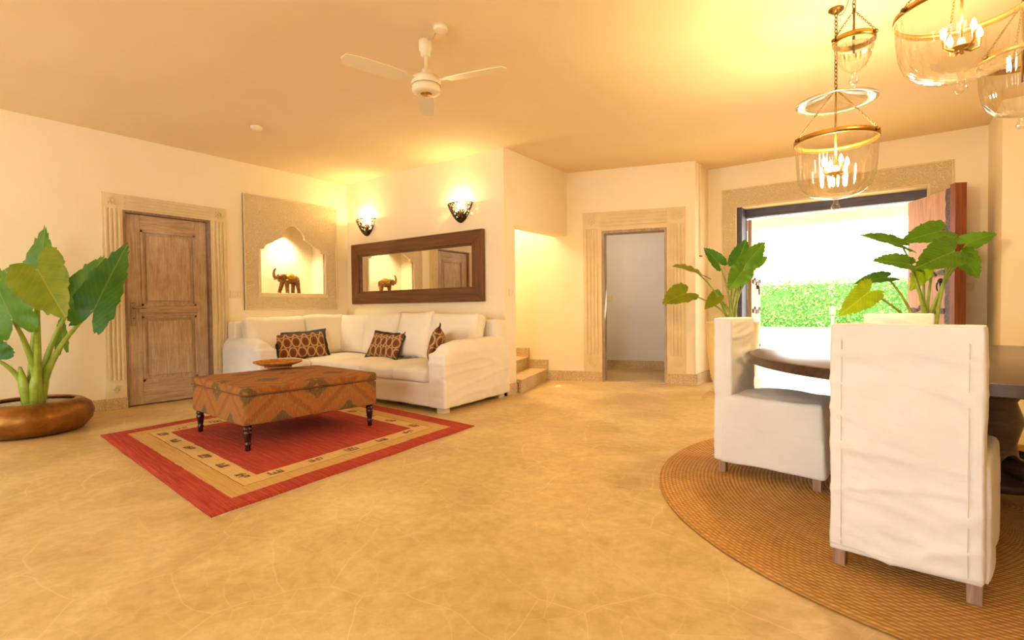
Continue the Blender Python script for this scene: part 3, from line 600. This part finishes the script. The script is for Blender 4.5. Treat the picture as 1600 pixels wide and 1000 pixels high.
me, rim = pillow_mesh('cover', .62, .60, .2, 26, .07, 11, .008); put('cover', me, 'cream_linen', fc_)
n = len(rim); bm = bmesh.new(); A = [bm.verts.new(p) for p in rim]; O = [bm.verts.new((p[0]*(1.04+.02*random.random()), p[1]+.01*(random.random()-.5), p[2]*(1.04+.02*random.random()))) for p in rim]
for k in range(n): bm.faces.new((A[k], A[(k+1) % n], O[(k+1) % n], O[k]))
bmesh.ops.solidify(bm, geom=list(bm.faces), thickness=.006); s = B(); s.bm.free(); s.bm = bm; s.build('frayed_edge', 'cream_linen', fc_, True)

# ------------------------------------------------------------ red rug
rg = thing('red_rug', 'red wool rug with a tan banded border under the ottoman', 'rug', (-4.188, 2.4815, 0))
rug_e1, rug_e2 = Vector((1.316, -.1335, 0))/1.323, Vector((-.1, 1.148, 0))/1.152
def RP(x, y, z): return rug_e1*x+rug_e2*y+Vector((0, 0, z))
bm = bmesh.new(); bmesh.ops.create_grid(bm, x_segments=60, y_segments=52, size=1)
for v in bm.verts:
    x, y = v.co.x*1.323, v.co.y*1.152; e_ = max(abs(v.co.x), abs(v.co.y))
    v.co = Vector((x+.008*noise.noise(Vector((y*3, 1, 0)))*(abs(v.co.x) > .99), y+.008*noise.noise(Vector((x*3, 7, 0)))*(abs(v.co.y) > .99), .012+.002*noise.noise(Vector((x*4, y*4, 0)))))
ret = bmesh.ops.extrude_face_region(bm, geom=list(bm.faces))
for v in [g for g in ret['geom'] if isinstance(g, bmesh.types.BMVert)]: v.co.z = .0005
uvl = bm.loops.layers.uv.new('UVMap')
for f in bm.faces:
    for lp in f.loops: lp[uvl].uv = (lp.vert.co.x, lp.vert.co.y)
for v in bm.verts: v.co = RP(*v.co)
s = B(); s.bm.free(); s.bm = bm; s.build('pile', 'rug_wool', rg, True)
bm = bmesh.new()
for sg in (-1, 1):
    for k in range(420):
        y = -1.15+2.3*k/419; x = sg*1.32; l = .012+.016*random.random(); dy = .008*(random.random()-.5); a = Vector((x, y, .004)); bb = Vector((x+sg*l, y+dy, .002)); wq = Vector((0, .0026, 0))
        bm.faces.new([bm.verts.new(RP(*q)) for q in (a-wq, a+wq, bb+wq, bb-wq)])
s = B(); s.bm.free(); s.bm = bm; o = s.build('fringe', 'rug_fringe', rg); o['kind'] = 'stuff'
def motif(x, y, rz, kind):
    b = B(); Mt = Matrix.Translation(RP(x, y, .0148)) @ Matrix.Rotation(rz-.06, 4, 'Z')
    q = lambda x0, x1, y0, y1: b.box(x0, x1, y0, y1, 0, .0012, Mt)
    if kind == 0: q(-.05, .05, -.035, -.027); q(-.05, -.042, -.027, .03); q(.042, .05, -.027, .03); q(-.02, -.01, -.03, .03); q(.01, .02, -.01, .03); q(-.03, .03, .022, .03)
    elif kind == 1: q(-.045, -.035, -.03, .03); q(-.015, -.005, -.03, .01); q(.015, .025, -.03, .03); q(.035, .045, -.03, .03); q(-.045, .045, -.03, -.022)
    else: q(-.05, -.02, -.03, -.022); q(-.05, -.042, -.022, .02); q(-.028, -.02, -.022, .03); q(.01, .05, .02, .028); q(.01, .018, -.03, .02); q(.04, .048, -.01, .024); q(-.024, .014, -.004, .004)
    b.build('woven_motif', 'rug_motif', rg)
for k in range(6): motif(-.86+k*.34, -1.152+.362, 0, k % 3)
for k in range(6): motif(-.86+k*.34, 1.152-.362, pi, (k+1) % 3)
for sg in (-1, 1):
    for k in range(5): motif(sg*(1.323-.362), -.62+k*.31, sg*pi/2, (k+sg) % 3)

# ------------------------------------------------------------ kilim ottoman and tray
ot = thing('kilim_ottoman', 'kilim covered ottoman with turned dark legs on the red rug', 'ottoman', (-4.28, 2.49, .014), radians(-4.8))
OW, OD = .535, .575
def kilimbox(name, z0, z1, r_, hx, hy, crown, par):
    bm = bmesh.new(); n = 24; bmesh.ops.create_cube(bm, size=1); bmesh.ops.subdivide_edges(bm, edges=list(bm.edges), cuts=n, use_grid_fill=True)
    dims = Vector((hx, hy, (z1-z0)/2))
    for v in bm.verts:
        u = v.co*2; p = Vector((u.x*dims.x, u.y*dims.y, u.z*dims.z)); rb = Vector((r_, r_, r_ if u.z > 0 else .012))
        q = Vector([max(-(dims[k]-rb[k]), min(dims[k]-rb[k], p[k])) for k in range(3)]); dl = p-q
        if sum(1 for k in range(3) if abs(dl[k]) > 1e-6) > 1:
            e_ = Vector([dl[k]/rb[k] for k in range(3)]); mxx = max(abs(c_) for c_ in e_); e_ = e_.normalized()*mxx; dl = Vector([e_[k]*rb[k] for k in range(3)])
        v.co = q+dl
        if u.z > .99: v.co.z += crown*(1-u.x**2)*(1-u.y**2)
        v.co.z += (z0+z1)/2
    uvl = bm.loops.layers.uv.new('UVMap'); bm.normal_update()
    for f in bm.faces:
        n_ = f.normal
        for lp in f.loops:
            c_ = lp.vert.co
            if abs(n_.z) > .7: uvw = (c_.y+OD, hx-c_.x)
            elif abs(n_.x) > abs(n_.y): uvw = (c_.y+OD, c_.z-.42)
            else: uvw = (c_.x*1.07+OW, c_.z-.42)
            lp[uvl].uv = uvw
    s = B(); s.bm.free(); s.bm = bm; return s.build(name, 'kilim', par, True)
kilimbox('body', .19, .418, .03, OW, OD, 0, ot); kilimbox('lid', .415, .478, .04, OW+.006, OD+.006, .02, ot)
loop = []
for cx_, cy_, a0 in ((OW-.035, OD-.035, 0), (-OW+.035, OD-.035, pi/2), (-OW+.035, -OD+.035, pi), (OW-.035, -OD+.035, 3*pi/2)):
    for k in range(6): a = a0+pi/2*k/5; loop.append((cx_+.039*cos(a), cy_+.039*sin(a), .417))
B().tube(loop, .005, 6, closed=True).build('piping', 'rug_motif', ot, True)
legp = [(.0, 0), (.016, 0), (.02, .012), (.017, .028), (.022, .04), (.024, .05), (.018, .058), (.021, .075), (.029, .125), (.031, .14), (.024, .148), (.033, .158), (.033, .168), (.028, .173), (.028, .195), (0, .195)]
lm = B().lathe(legp, n=20, cap=False).mesh('leg', True)
for sx in (-1, 1):
    for sy in (-1, 1): put('leg', lm, 'dark_leg_wood', ot, (sx*(OW-.05), sy*(OD-.05), 0))
ty = thing('wicker_tray', 'shallow round wicker tray on the ottoman top', 'tray', (-4.68, 2.65, .51))
B().lathe([(.0, .0), (.10, .0), (.11, .008), (.115, .022), (.15, .03), (.205, .05), (.215, .058), (.212, .064), (.2, .06), (.12, .036), (0, .03)], n=40, cap=False).build('basket', 'wicker', ty, True)
for r_, z in ((.213, .062), (.17, .052), (.13, .041), (.09, .036), (.116, .012)): B().tube([(r_*cos(2*pi*k/40), r_*sin(2*pi*k/40), z) for k in range(40)], .0065, 6, closed=True).build('woven_coil', 'wicker', ty, True)

# ------------------------------------------------------------ round jute rug, table, dining chairs
jr = put('jute_rug', autosmooth(B().lathe([(0, 0), (1.655, 0), (1.667, .006), (1.66, .012), (1.64, .014), (0, .014)], n=128, cap=False).mesh('jute_rug')), 'jute', None, (.449, 3.611, .0005))
tag(jr, 'large round braided jute rug under the dining table', 'rug')
tb = thing('round_dining_table', 'large round dark wooden dining table ringed by white chairs', 'table', (.45, 3.72, .0145))
B().lathe([(0, .69), (1.15, .69), (1.17, .695), (1.17, .742), (1.162, .746), (0, .746)], n=96, cap=False).build('top', 'table_wood', tb).data.set_sharp_from_angle(angle=radians(30))
B().lathe([(.0, .08), (.2, .08), (.2, .12), (.12, .16), (.1, .3), (.13, .42), (.1, .52), (.16, .62), (.3, .655), (.3, .69), (0, .69)], n=32, cap=False).build('pedestal', 'table_wood', tb, True)
for k in range(4):
    a = radians(40)+k*pi/2; o = B().tube([(.1*cos(a), .1*sin(a), .2), (.3*cos(a), .3*sin(a), .17), (.5*cos(a), .5*sin(a), .09), (.62*cos(a), .62*sin(a), .035)], [.055, .05, .042, .032], 10).build('foot', 'table_wood', tb, True)
def dining_chair(label, loc, rz, seed, hwd=.232, amp=1):
    """local: back panel at y=0 facing -y, seat towards +y; width along x"""
    t = thing('dining_chair', label, 'chair', loc, rz, 'white slipcovered chairs around the dining table')
    def dsp(p, n_):
        q = p+Vector((seed, 0, 0)); f = max(0, 1-abs(p.z-.5)*1.2)
        sl = p.z-.35*p.x*sin(seed+p.z*5)
        r1 = max(0, ridge(Vector((q.x, q.y, sl)), (1.6, 1.6, 9, seed)))**3; r2 = max(0, ridge(Vector((q.x, q.y, p.z+.3*p.x)), (2.2, 2.2, 15, seed+4)))**3
        ed = max(0, 1-(abs(p.x)/(hwd+.012))**6)*(.25+.75*abs(n_.y))*min(1, max(0, (.97-p.z)*9))
        return (.019*r1+.011*r2)*ed*amp+.008*noise.noise(q*3.2)*(.4+f*.4)-.003
    b = B(); b.box(-hwd, hwd, 0, .115, .07, .965); bk_ = soft(b, 'backrest_cover', 'white_linen', t, .0125, 5, .55, dsp)
    b = B(); n = 3
    fl = [(-hwd-.012, .03, .5, 1), ]
    vs = [b.bm.verts.new(p) for p in ((-hwd-.012, .05, .075), (hwd+.012, .05, .075), (hwd+.012, .625, .065), (-hwd-.012, .625, .065), (-hwd-.004, .06, .485), (hwd+.004, .06, .485), (hwd+.004, .60, .485), (-hwd-.004, .60, .485))]
    for f in ((3, 2, 1, 0), (4, 5, 6, 7), (0, 1, 5, 4), (1, 2, 6, 5), (2, 3, 7, 6), (3, 0, 4, 7)): b.bm.faces.new([vs[i_] for i_ in f])
    b.ell((0, .34, .47), (hwd*.98, .27, .045), 20)
    soft(b, 'seat_cover', 'white_linen', t, .0125, 5, .55, lambda p, n_: .011*noise.noise(Vector((p.x*5+seed, p.y*5, p.z*1.6)))+.006*ridge(p, (9, 9, 1.5, seed))*(p.z > .3)*.6)
    for sx in (-1, 1):
        for yy in (.05, .575):
            B().prism([(-.024, -.024), (.024, -.024), (.024, .024), (-.024, .024)], lambda u, v, d: (sx*(hwd-.03)+u*(1 if d > .1 else .85), yy+v*(1 if d > .1 else .85), d), 0, .2).build('leg', 'chair_leg_wood', t)
    # hem stitching and back seams
    B().tube([(-hwd+.005, -.006, .095), (0, -.008, .092), (hwd-.005, -.006, .095)], .0022, 5).build('hem', 'seam_thread', bk_)
    for sx in (-1, 1): B().tube([(sx*(hwd-.045), -.009, z_/10) for z_ in range(1, 10)], .0018, 5).build('back_seam', 'seam_thread', bk_)
    return t
dining_chair('white slipcovered dining chair nearest the camera with its back turned', (.041, 2.352, .0145), radians(-9.5), 1.3)
dining_chair('white slipcovered dining chair side on between jute rug edge and table', (-.859, 3.565, .0145), radians(-97.5), 5.1, .205, .45)
dining_chair('white slipcovered dining chair on the far side of the table before the entrance', (.065, 5.30, .0145), radians(182), 9.7)

# ------------------------------------------------------------ entrance: surround, frame, carved leaves
fnE = lambda u, v, d: (u, YE-d, v)
t3 = sroot('trim_3', 'carved plaster surround of the wide entrance')
for q in ((-1.867, EX0, .145, EZ), (EX1, .574, .145, EZ), (-1.867, .574, EZ, 2.646)):
    B().prism([(q[0], q[2]), (q[1], q[2]), (q[1], q[3]), (q[0], q[3])], fnE, 0, .022).build('carved_panel', 'carved_plaster', t3)
for q in ((-1.88, -1.862, .145, 2.66), (.569, .587, .145, 2.66), (-1.862, .569, 2.642, 2.66), (EX0-.02, EX0, .145, EZ+.02), (EX1, EX1+.02, .145, EZ+.02), (EX0, EX1, EZ, EZ+.02)):
    B().prism([(q[0], q[2]), (q[1], q[2]), (q[1], q[3]), (q[0], q[3])], fnE, 0, .032).bevel(.004, 1).build('border_moulding', 'fluted_plaster', t3)
d3 = sroot('door_3', 'carved double entrance door standing open to the garden')
B().box(EX0, EX1, YE+.22, YE+.34, 2.285, EZ).build('lintel', 'lintel_wood', d3)
B().box(EX0, EX0+.06, YE+.0, YE+.34, 0, EZ).build('jamb', 'lintel_wood', d3); B().box(EX1-.06, EX1, YE+.2, YE+.34, 0, 2.285).build('jamb', 'lintel_wood', d3)
def entry_leaf(M, mat, carve_end, label):
    L_, Z1 = .89, 2.27; par = d3
    lf = B().box(0, L_, -.025, .025, .02, Z1, M).build('leaf', mat, par); lf['label'] = label
    for sd in (-1, 1):
        y_ = sd*.025; fn = lambda u, v, d: M @ Vector((u, y_+sd*d, v))
        for z in (.42, .98, 1.40, 1.88):          # rows of carved leaves
            for k in range(5):
                cx_ = .13+k*.165; pts = []
                for q in range(14):
                    a = 2*pi*q/14; rr_ = .055*(1+.25*cos(3*a+k)); pts.append((cx_+rr_*1.35*cos(a), z+.03*sin(2*k)+rr_*.5*sin(a)))
                B().prism(pts, fn, 0, .02).build('carved_spray', 'carved_dark_wood', lf)
    return lf
ML = Matrix.Translation((EX0+.09, YE+.33, 0)) @ Matrix.Rotation(radians(93), 4, 'Z'); lfL = entry_leaf(ML, 'pale_entry_wood', 1, 'pale carved door leaf swung outwards')
hv = Vector((.56-.2, 7.16-7.86, 0)); MR = Matrix.Translation((.215, 7.87, 0)) @ Matrix.Rotation(math.atan2(hv.y, hv.x), 4, 'Z'); lfR = entry_leaf(MR, 'pale_entry_wood', 1, 'carved reddish door leaf swung into the room')
# centre post of the right leaf: scalloped, carved
b = B(); pts = []
for k in range(57):
    z = .02+2.25*k/56; pts.append((.73-.012*abs(sin(k*pi/4)), z))
b.prism([(.82, .02), (.82, 2.27)]+[(p[0], p[1]) for p in pts[::-1]], lambda u, v, d: MR @ Vector((u, -.025-d, v)), 0, .035); b.build('carved_post', 'carved_dark_wood', lfR)
B().box(.82, .90, -.075, .03, .015, 2.3, MR).build('edge_post', 'entry_wood', lfR)
def ring(M, u, z, sd, par):
    b = B(); y_ = sd*.04; b.tube([M @ Vector((u+.03*cos(a), y_+sd*.02, z-.06+.05*sin(a))) for a in [2*pi*k/20 for k in range(20)]], .008, 6, closed=True)
    b.lathe([(0, 0), (.001, .0)], n=4) if False else None
    b.ell(M @ Vector((u, y_-sd*.0, z)), (.03, .03, .03), 10); b.build('ring_handle', 'black_metal', par, True)
ring(ML, .5, 1.33, -1, lfL); ring(MR, .62, 1.30, -1, lfR)

# ------------------------------------------------------------ garden outside
b = B(); b.box(-14, 12, YE+.35, 30, -.16, -.02); b.box(-14, 12, -14, -2.7, -.16, -.02); struct(b.build('ground', 'paving'), 'pale paved terrace outside the entrance')
b = B(); b.box(-9, 6, 13.6, 14.2, -.02, .52); struct(b.build('wall_garden', 'outside_wall'), 'low white garden wall below the hedge')
hg = thing('hedge', 'clipped green hedge in the sunlight beyond the entrance', 'hedge', (-1.5, 14.82, .5))
put('core', B().box(-6, 6, -.42, .42, 0, 1.08).bevel(.08, 2).mesh('core'), 'hedge_core', hg)
vs, fs = [], []
for k in range(15000):
    x = random.uniform(-6, 6); top = random.random() < .25
    if top: p = Vector((x, random.uniform(-.45, .45), 1.08+random.uniform(-.03, .1)))
    else: p = Vector((x, -.44+random.uniform(-.08, .05), random.uniform(0, 1.12)))
    d = Vector((random.uniform(-1, 1), random.uniform(-1, .2), random.uniform(-.6, 1))).normalized(); l = random.uniform(.04, .075); sd_ = d.orthogonal().normalized()*l*.42; i0 = len(vs)
    vs += [p, p+d*l*.5+sd_, p+d*l, p+d*l*.5-sd_]; fs.append((i0, i0+1, i0+2, i0+3))
me = bpy.data.meshes.new('hedge_leaves'); me.from_pydata([tuple(v) for v in vs], [], fs); o = put('hedge_leaves', me, 'hedge_leaf', hg); o['kind'] = 'stuff'
b = B(); b.box(-5, 4, YE+.35, 9.9, 2.62, 2.74); vr = struct(b.build('veranda_roof', 'pink_plaster'), 'pale veranda roof above the entrance')
for k in range(14): B().box(-4.6+k*.6, -4.5+k*.6, YE+.36, 10.0, 2.52, 2.62).build('rafter', 'outside_wall', vr)
B().box(-5, 4, 9.6, 9.75, 2.36, 2.52).build('eave_beam', 'pink_plaster', vr)
for x in (-4.4, 3.4): B().box(x-.12, x+.12, 9.55, 9.8, -.02, 2.36).build('post', 'pink_plaster', vr)
bo = thing('garden_bollard', 'slim grey bollard light standing before the hedge', 'bollard light', (-.98, 13.3, -.02))
B().tube([(0, 0, 0), (0, 0, .86)], .035, 10).build('post', 'handle_metal', bo, True); B().lathe([(.05, .86), (.06, .88), (.06, 1.0), (.075, 1.02), (0, 1.05)], n=16).build('head', 'handle_metal', bo, True)

# ------------------------------------------------------------ plants
OUT = [(0, 0), (-.13, .07), (-.25, .20), (-.27, .34), (-.17, .45), (-.02, .50), (.16, .50), (.34, .46), (.52, .385), (.70, .28), (.84, .165), (.94, .07), (1, 0)]
def outline(nper=3):
    pts = []
    for (a, c_), (a2, c2_) in zip(OUT, OUT[1:]):
        for k in range(nper): t_ = k/nper; pts.append((a+(a2-a)*t_, c_+(c2_-c_)*t_))
    pts.append(OUT[-1]); return pts
def leaf(parent, a, tip, wd, nrm, mat, fold=.25, droop=.15, seed=0, serr=.02):
    a = Vector(a); T_ = Vector(tip)-a; L_ = T_.length; T_.normalize(); Nn = Vector(nrm); Nn = (Nn-T_*Nn.dot(T_)).normalized(); S_ = T_.cross(Nn)
    half = outline(); loop = half+[(p[0], -p[1]) for p in half[-2:0:-1]]; n = len(loop); bm = bmesh.new(); uvl = bm.loops.layers.uv.new('UVMap'); info = {}
    def P3(u, v, e_):
        z = fold*abs(v)*wd*(1 if abs(v) > .0 else 0)-droop*L_*u*u+.03*wd*sin(u*22+abs(v)*9+seed)*abs(v)*2*e_
        return a+T_*(u*L_)+S_*(v*wd)+Nn*z
    c0 = (.1, 0); rings = []; cv = bm.verts.new(P3(*c0, 0)); info[cv] = c0
    for fr_ in (.25, .5, .75, .92, 1):
        R_ = []
        for k, (u, v) in enumerate(loop):
            s_ = 1+(serr*(1 if k % 2 else -1)+.03*sin(k*2.1+seed) if fr_ == 1 and k % n else 0)
            if k == 0: uu, vv = c0[0]+(0-c0[0])*fr_, 0
            else: uu, vv = c0[0]+(u-c0[0])*fr_*s_, v*fr_*s_
            q = bm.verts.new(P3(uu, vv, fr_)); info[q] = (uu, vv); R_.append(q)
        rings.append(R_)
    for k in range(n): bm.faces.new((cv, rings[0][k], rings[0][(k+1) % n]))
    for A, Bq in zip(rings, rings[1:]):
        for k in range(n): bm.faces.new((A[k], Bq[k], Bq[(k+1) % n], A[(k+1) % n]))
    for f in bm.faces:
        for lp in f.loops: u, v = info[lp.vert]; lp[uvl].uv = (v+.5, u)
    me = bpy.data.meshes.new('leaf'); bm.to_mesh(me); bm.free(); me.shade_smooth(); return put('leaf', me, mat, parent)
def stem(parent, p0, p1, bow, r0, r1):
    p0, p1 = Vector(p0), Vector(p1); m_ = (p0+p1)/2+Vector(bow); pts = []
    for k in range(11): t_ = k/10; pts.append(p0*(1-t_)**2+m_*2*t_*(1-t_)+p1*t_*t_)
    B().tube(pts, [r0+(r1-r0)*k/10 for k in range(11)], 8).build('stem', 'stem_green', parent, True)
def plant(root, base, leaves, r0=.014):
    o_ = root.location
    for k, L in enumerate(leaves):
        ax, ay, D, tx, ty_, D2, wd, mt = L[:8]; kw = L[8] if len(L) > 8 else {}
        a = W(ax, ay, D)-o_; tp = W(tx, ty_, D2)-o_; up = Vector((0, 0, kw.get('up', .6))); nrm = up-cf*kw.get('face', .9)
        leaf(root, a, tp, wd, nrm, mt, kw.get('fold', .18), kw.get('droop', .1), k*1.7, kw.get('serr', .02))
        bp = Vector(kw.get('base', base)) + Vector((random.uniform(-.05, .05), random.uniform(-.05, .05), 0)); bow = (a-bp)*-.0; bow = Vector((-(a.x-bp.x)*.32, -(a.y-bp.y)*.32, .08))
        stem(root, bp, a+(tp-a)*.02, bow, r0*kw.get('th', 1), r0*.45)
# copper pot plant beside the panelled door
PL = thing('potted_elephant_ear', 'large elephant ear plant in a squat copper pot beside the panelled door', 'potted plant', (-6.13, 1.17, 0))
B().lathe([(0, 0), (.3, 0), (.37, .02), (.43, .09), (.445, .155), (.42, .23), (.36, .275), (.31, .285), (.305, .27), (.36, .24), (.38, .2)], n=48, cap=False).build('pot', 'copper', PL, True)
B().lathe([(0, .255), (.2, .258), (.335, .245)], n=32, cap=False).build('soil', 'soil', PL, True)
plant(PL, (0, .02, .24), [
    (146, 486, 4.5, 196, 378, 4.62, .40, 'leaf_deep', dict(face=1.2, up=.15, droop=.05, fold=.1, th=1.6)),
    (118, 472, 4.85, 160, 398, 4.95, .34, 'leaf_green', dict(face=1.2, up=.2, droop=.05, th=1.4)),
    (58, 420, 4.15, 97, 494, 3.95, .42, 'leaf_olive', dict(face=1, up=.5, droop=.08, th=1.6)),
    (62, 462, 4.75, 66, 352, 4.75, .34, 'leaf_green', dict(face=1.2, up=.1, droop=.05, th=1.5)),
    (98, 540, 4.8, 92, 490, 4.9, .14, 'leaf_green', dict(face=1, up=.1)),
    (20, 500, 4.2, -30, 400, 4.1, .42, 'leaf_green', dict(face=1, up=.3, droop=.05, th=1.6)),
    (-10, 560, 4.4, -70, 520, 4.3, .3, 'leaf_deep', dict(face=1, up=.6, th=1.3)),
], .024)
for k in range(5):
    a = k*1.3; B().tube([(.03*cos(a), .03*sin(a)+.02, .22), (.07*cos(a), .07*sin(a)+.02, .42), (.10*cos(a), .1*sin(a)+.02, .58)], [.05, .04, .012], 8).build('leaf_sheath', 'stem_green', PL, True)
# cream planter left of the entrance
PM = thing('potted_elephant_ear', 'elephant ear plant in a tall cream planter left of the entrance', 'potted plant', (-1.515, 6.60, 0))
def planter(root, H_=.86, r=.30):
    B().lathe([(0, .02), (.19, .02), (.205, .04), (.245, .2), (r-.015, .5), (r, H_-.12), (r, H_-.02), (r+.012, H_-.01), (r+.012, H_), (r-.02, H_), (r-.03, H_-.1)], n=40, cap=False).build('planter', 'planter_cream', root, True)
    B().lathe([(0, 0), (.22, 0), (.25, .045), (.24, .045), (.21, .02), (0, .02)], n=36, cap=False).build('saucer', 'planter_cream', root, True)
    B().lathe([(0, H_-.08), (r-.02, H_-.09)], n=24, cap=False).build('soil', 'soil', root)
planter(PM)
plant(PM, (0, 0, .78), [
    (1072, 458, 6.2, 1036, 472, 6.05, .32, 'leaf_olive', dict(face=.8, up=.8)),
    (1092, 428, 6.1, 1053, 411, 5.9, .28, 'leaf_olive', dict(face=.6, up=1)),
    (1124, 412, 6.3, 1101, 386, 6.3, .20, 'leaf_deep', dict(face=1, up=.3)),
    (1152, 410, 6.3, 1168, 372, 6.35, .24, 'leaf_deep', dict(face=1, up=.3)),
    (1166, 412, 6.1, 1197, 376, 6.1, .24, 'leaf_green', dict(face=1, up=.3)),
    (1182, 412, 6.2, 1200, 400, 6.2, .12, 'leaf_green', dict(face=1, up=.4)),
    (1160, 424, 6.0, 1139, 452, 5.95, .26, 'leaf_green', dict(face=1, up=.4)),
    (1120, 463, 6.2, 1102, 482, 6.1, .16, 'leaf_olive', dict(face=1, up=.4)),
    (1121, 468, 6.3, 1122, 451, 6.3, .12, 'leaf_deep', dict(face=1, up=.3)),
], .016)
# plant right of the entrance, behind the far chair
PR = thing('potted_elephant_ear', 'elephant ear plant with broad leaves before the open entrance door leaf', 'potted plant', (.30, 6.12, 0))
planter(PR, .7, .26)
plant(PR, (0, 0, .62), [
    (1410, 383, 4.9, 1350, 361, 4.7, .19, 'leaf_green', dict(face=.9, up=.7, serr=.035)),
    (1470, 361, 4.95, 1412, 374, 4.8, .25, 'leaf_green', dict(face=.9, up=.6)),
    (1422, 413, 4.8, 1369, 402, 4.6, .21, 'leaf_green', dict(face=.9, up=.6, serr=.035)),
    (1490, 393, 4.65, 1436, 414, 4.45, .32, 'leaf_green', dict(face=1, up=.6)),
    (1504, 402, 4.75, 1533, 434, 4.7, .27, 'leaf_green', dict(face=1, up=.4)),
    (1510, 381, 4.8, 1558, 362, 4.7, .19, 'leaf_green', dict(face=.9, up=.7)),
    (1386, 433, 4.8, 1339, 438, 4.6, .15, 'leaf_deep', dict(face=.8, up=.8)),
    (1358, 456, 4.6, 1314, 491, 4.45, .23, 'leaf_yellow', dict(face=1, up=.4, serr=.05)),
    (1443, 420, 4.85, 1424, 454, 4.8, .17, 'leaf_yellow', dict(face=1, up=.3)),
], .018)

# ------------------------------------------------------------ bell jar lanterns
def chain(parent, p0, p1, link=.03, r=.0028, wdt=.008):
    p0, p1 = Vector(p0), Vector(p1); n = max(2, int((p1-p0).length/(link*.72))); d = (p1-p0).normalized(); a = d.orthogonal().normalized(); c_ = d.cross(a); b = B()
    for k in range(n):
        ce = p0+(p1-p0)*((k+.5)/n); s_ = a if k % 2 else c_
        b.tube([ce+d*(link/2)*sin(t_)+s_*wdt*cos(t_) for t_ in [2*pi*q/10 for q in range(10)]], r, 5, closed=True)
    return b.build('chain', 'aged_brass', parent, True)
def lantern(label, x, y, zb, R, Hg, lit, lid=True, top=ZC, power=P_LANTERN):
    t = thing('bell_jar_lantern', label, 'lantern', (x, y, zb), 0, 'glass bell jar lanterns over the dining table'); zr = Hg
    # fluted glass jar
    bm = bmesh.new(); prof = [(.012, 0), (.35*R, .012), (.62*R, .035), (.84*R, .085), (.93*R, .15), (.965*R, Hg*.6), (.985*R, Hg*.85), (R, Hg)]; n = 96; rings = []
    for r_, z in prof: rings.append([bm.verts.new((r_*(1+(.014*cos(k*2*pi/n*24) if r_ > .5*R else 0))*cos(2*pi*k/n), r_*(1+(.014*cos(k*2*pi/n*24) if r_ > .5*R else 0))*sin(2*pi*k/n), z)) for k in range(n)])
    for A, Bq in zip(rings, rings[1:]):
        for k in range(n): bm.faces.new((A[k], A[(k+1) % n], Bq[(k+1) % n], Bq[k]))
    s = B(); s.bm.free(); s.bm = bm; jar = s.build('glass_jar', 'clear_glass', t, True)
    B().lathe([(0, -.002), (.018, -.004), (.012, -.02), (.02, -.034), (.028, -.05), (.02, -.066), (.008, -.07), (0, -.07)], n=20, cap=False).build('glass_finial', 'clear_glass', jar, True)
    B().lathe([(R+.002, Hg-.03), (R+.008, Hg-.03), (R+.008, Hg), (R+.002, Hg)], n=64, cap=False).build('rim_band', 'brass', jar, True)
    zt = Hg+min(.3, R*1.4)
    for k in range(3):
        a = radians(95)+k*2*pi/3; b = B(); b.ell(((R+.016)*cos(a), (R+.016)*sin(a), Hg-.015), (.013, .013, .013), 10); b.build('rim_knob', 'aged_brass', jar, True)
        chain(t, ((R+.01)*cos(a), (R+.01)*sin(a), Hg), (.012*cos(a), .012*sin(a), zt), .022, .0018, .005)
    if lid:
        zl = Hg+R*1.05; rl = R*.98; bm_ = B().lathe([(.02, zl+.05), (.3*rl, zl+.03), (.72*rl, zl), (.78*rl, zl-.012), (rl, zl-.02), (rl+.004, zl-.015), (rl, zl-.01), (.8*rl, zl+.0)], n=64, cap=False)
        bm_.build('smoke_bell', 'clear_glass', t, True)
    B().tube([(0, 0, zt+.02), (0, 0, Hg*.55)], .006, 8).build('rod', 'aged_brass', t, True)
    chain(t, (0, 0, zt), (0, 0, top-zb-.03), .034, .0032, .009)
    B().lathe([(.045, 0), (.045, -.01), (.02, -.03), (0, -.032)], (0, 0, top-zb), 20).build('ceiling_hook', 'aged_brass', t, True)
    if lit:
        zc_ = Hg*.42; k_ = R/.2
        B().lathe([(0, -.03), (.012, -.024), (.008, -.01), (.05, .0), (.052, .006), (.02, .012), (.012, .05), (0, .05)], (0, 0, zc_), 20, cap=False).build('cluster_hub', 'brass', t, True)
        for k in range(4):
            a = k*pi/2+.5; ca, sa = cos(a), sin(a); r_ = .06*k_
            o = B().tube([(0, 0, zc_), (r_*.5*ca, r_*.5*sa, zc_-.012), (r_*ca, r_*sa, zc_+.005), (r_*ca, r_*sa, zc_+.05)], [.005, .005, .005, .0095], 8).build('candle_arm', 'brass', t, True)
            B().lathe([(.004, 0), (.012, .012), (.013, .024), (.007, .045), (.0, .06)], (r_*ca, r_*sa, zc_+.05), 12, cap=False).build('candle_bulb', 'bulb_glow', o, True)
        point_light('lantern_light', (0, 0, zc_+.12), power, WARM, .06, t)
    return t
lantern('large lit bell jar lantern with glass smoke bell in front of the entrance', -.281, 4.015, 1.745, .235, .40, True)
lantern('small unlit bell jar lantern high up near the ceiling', -.166, 3.63, 2.40, .10, .20, False, False)
lantern('large lit bell jar lantern cut off by the top of the picture', .29, 3.42, 2.165, .27, .36, True, False, power=36)
lantern('bell jar lantern at the right edge of the picture', .60, 4.02, 2.09, .19, .34, False, False)
for (p, q, lb) in (((-.281, 4.015), (-.166, 3.63), 'cable slung between the hooks of the large and small lanterns'), ((-.166, 3.63), (.29, 3.42), 'cable slung between the hooks of the small and cut off lanterns')):
    a, c_ = Vector((*p, ZC-.03)), Vector((*q, ZC-.03)); o = B().tube([a+(c_-a)*(k/8)-Vector((0, 0, .09*sin(pi*k/8))) for k in range(9)], .0035, 6).build('lamp_cable', 'cable', None, True); tag(o, lb, 'cable')
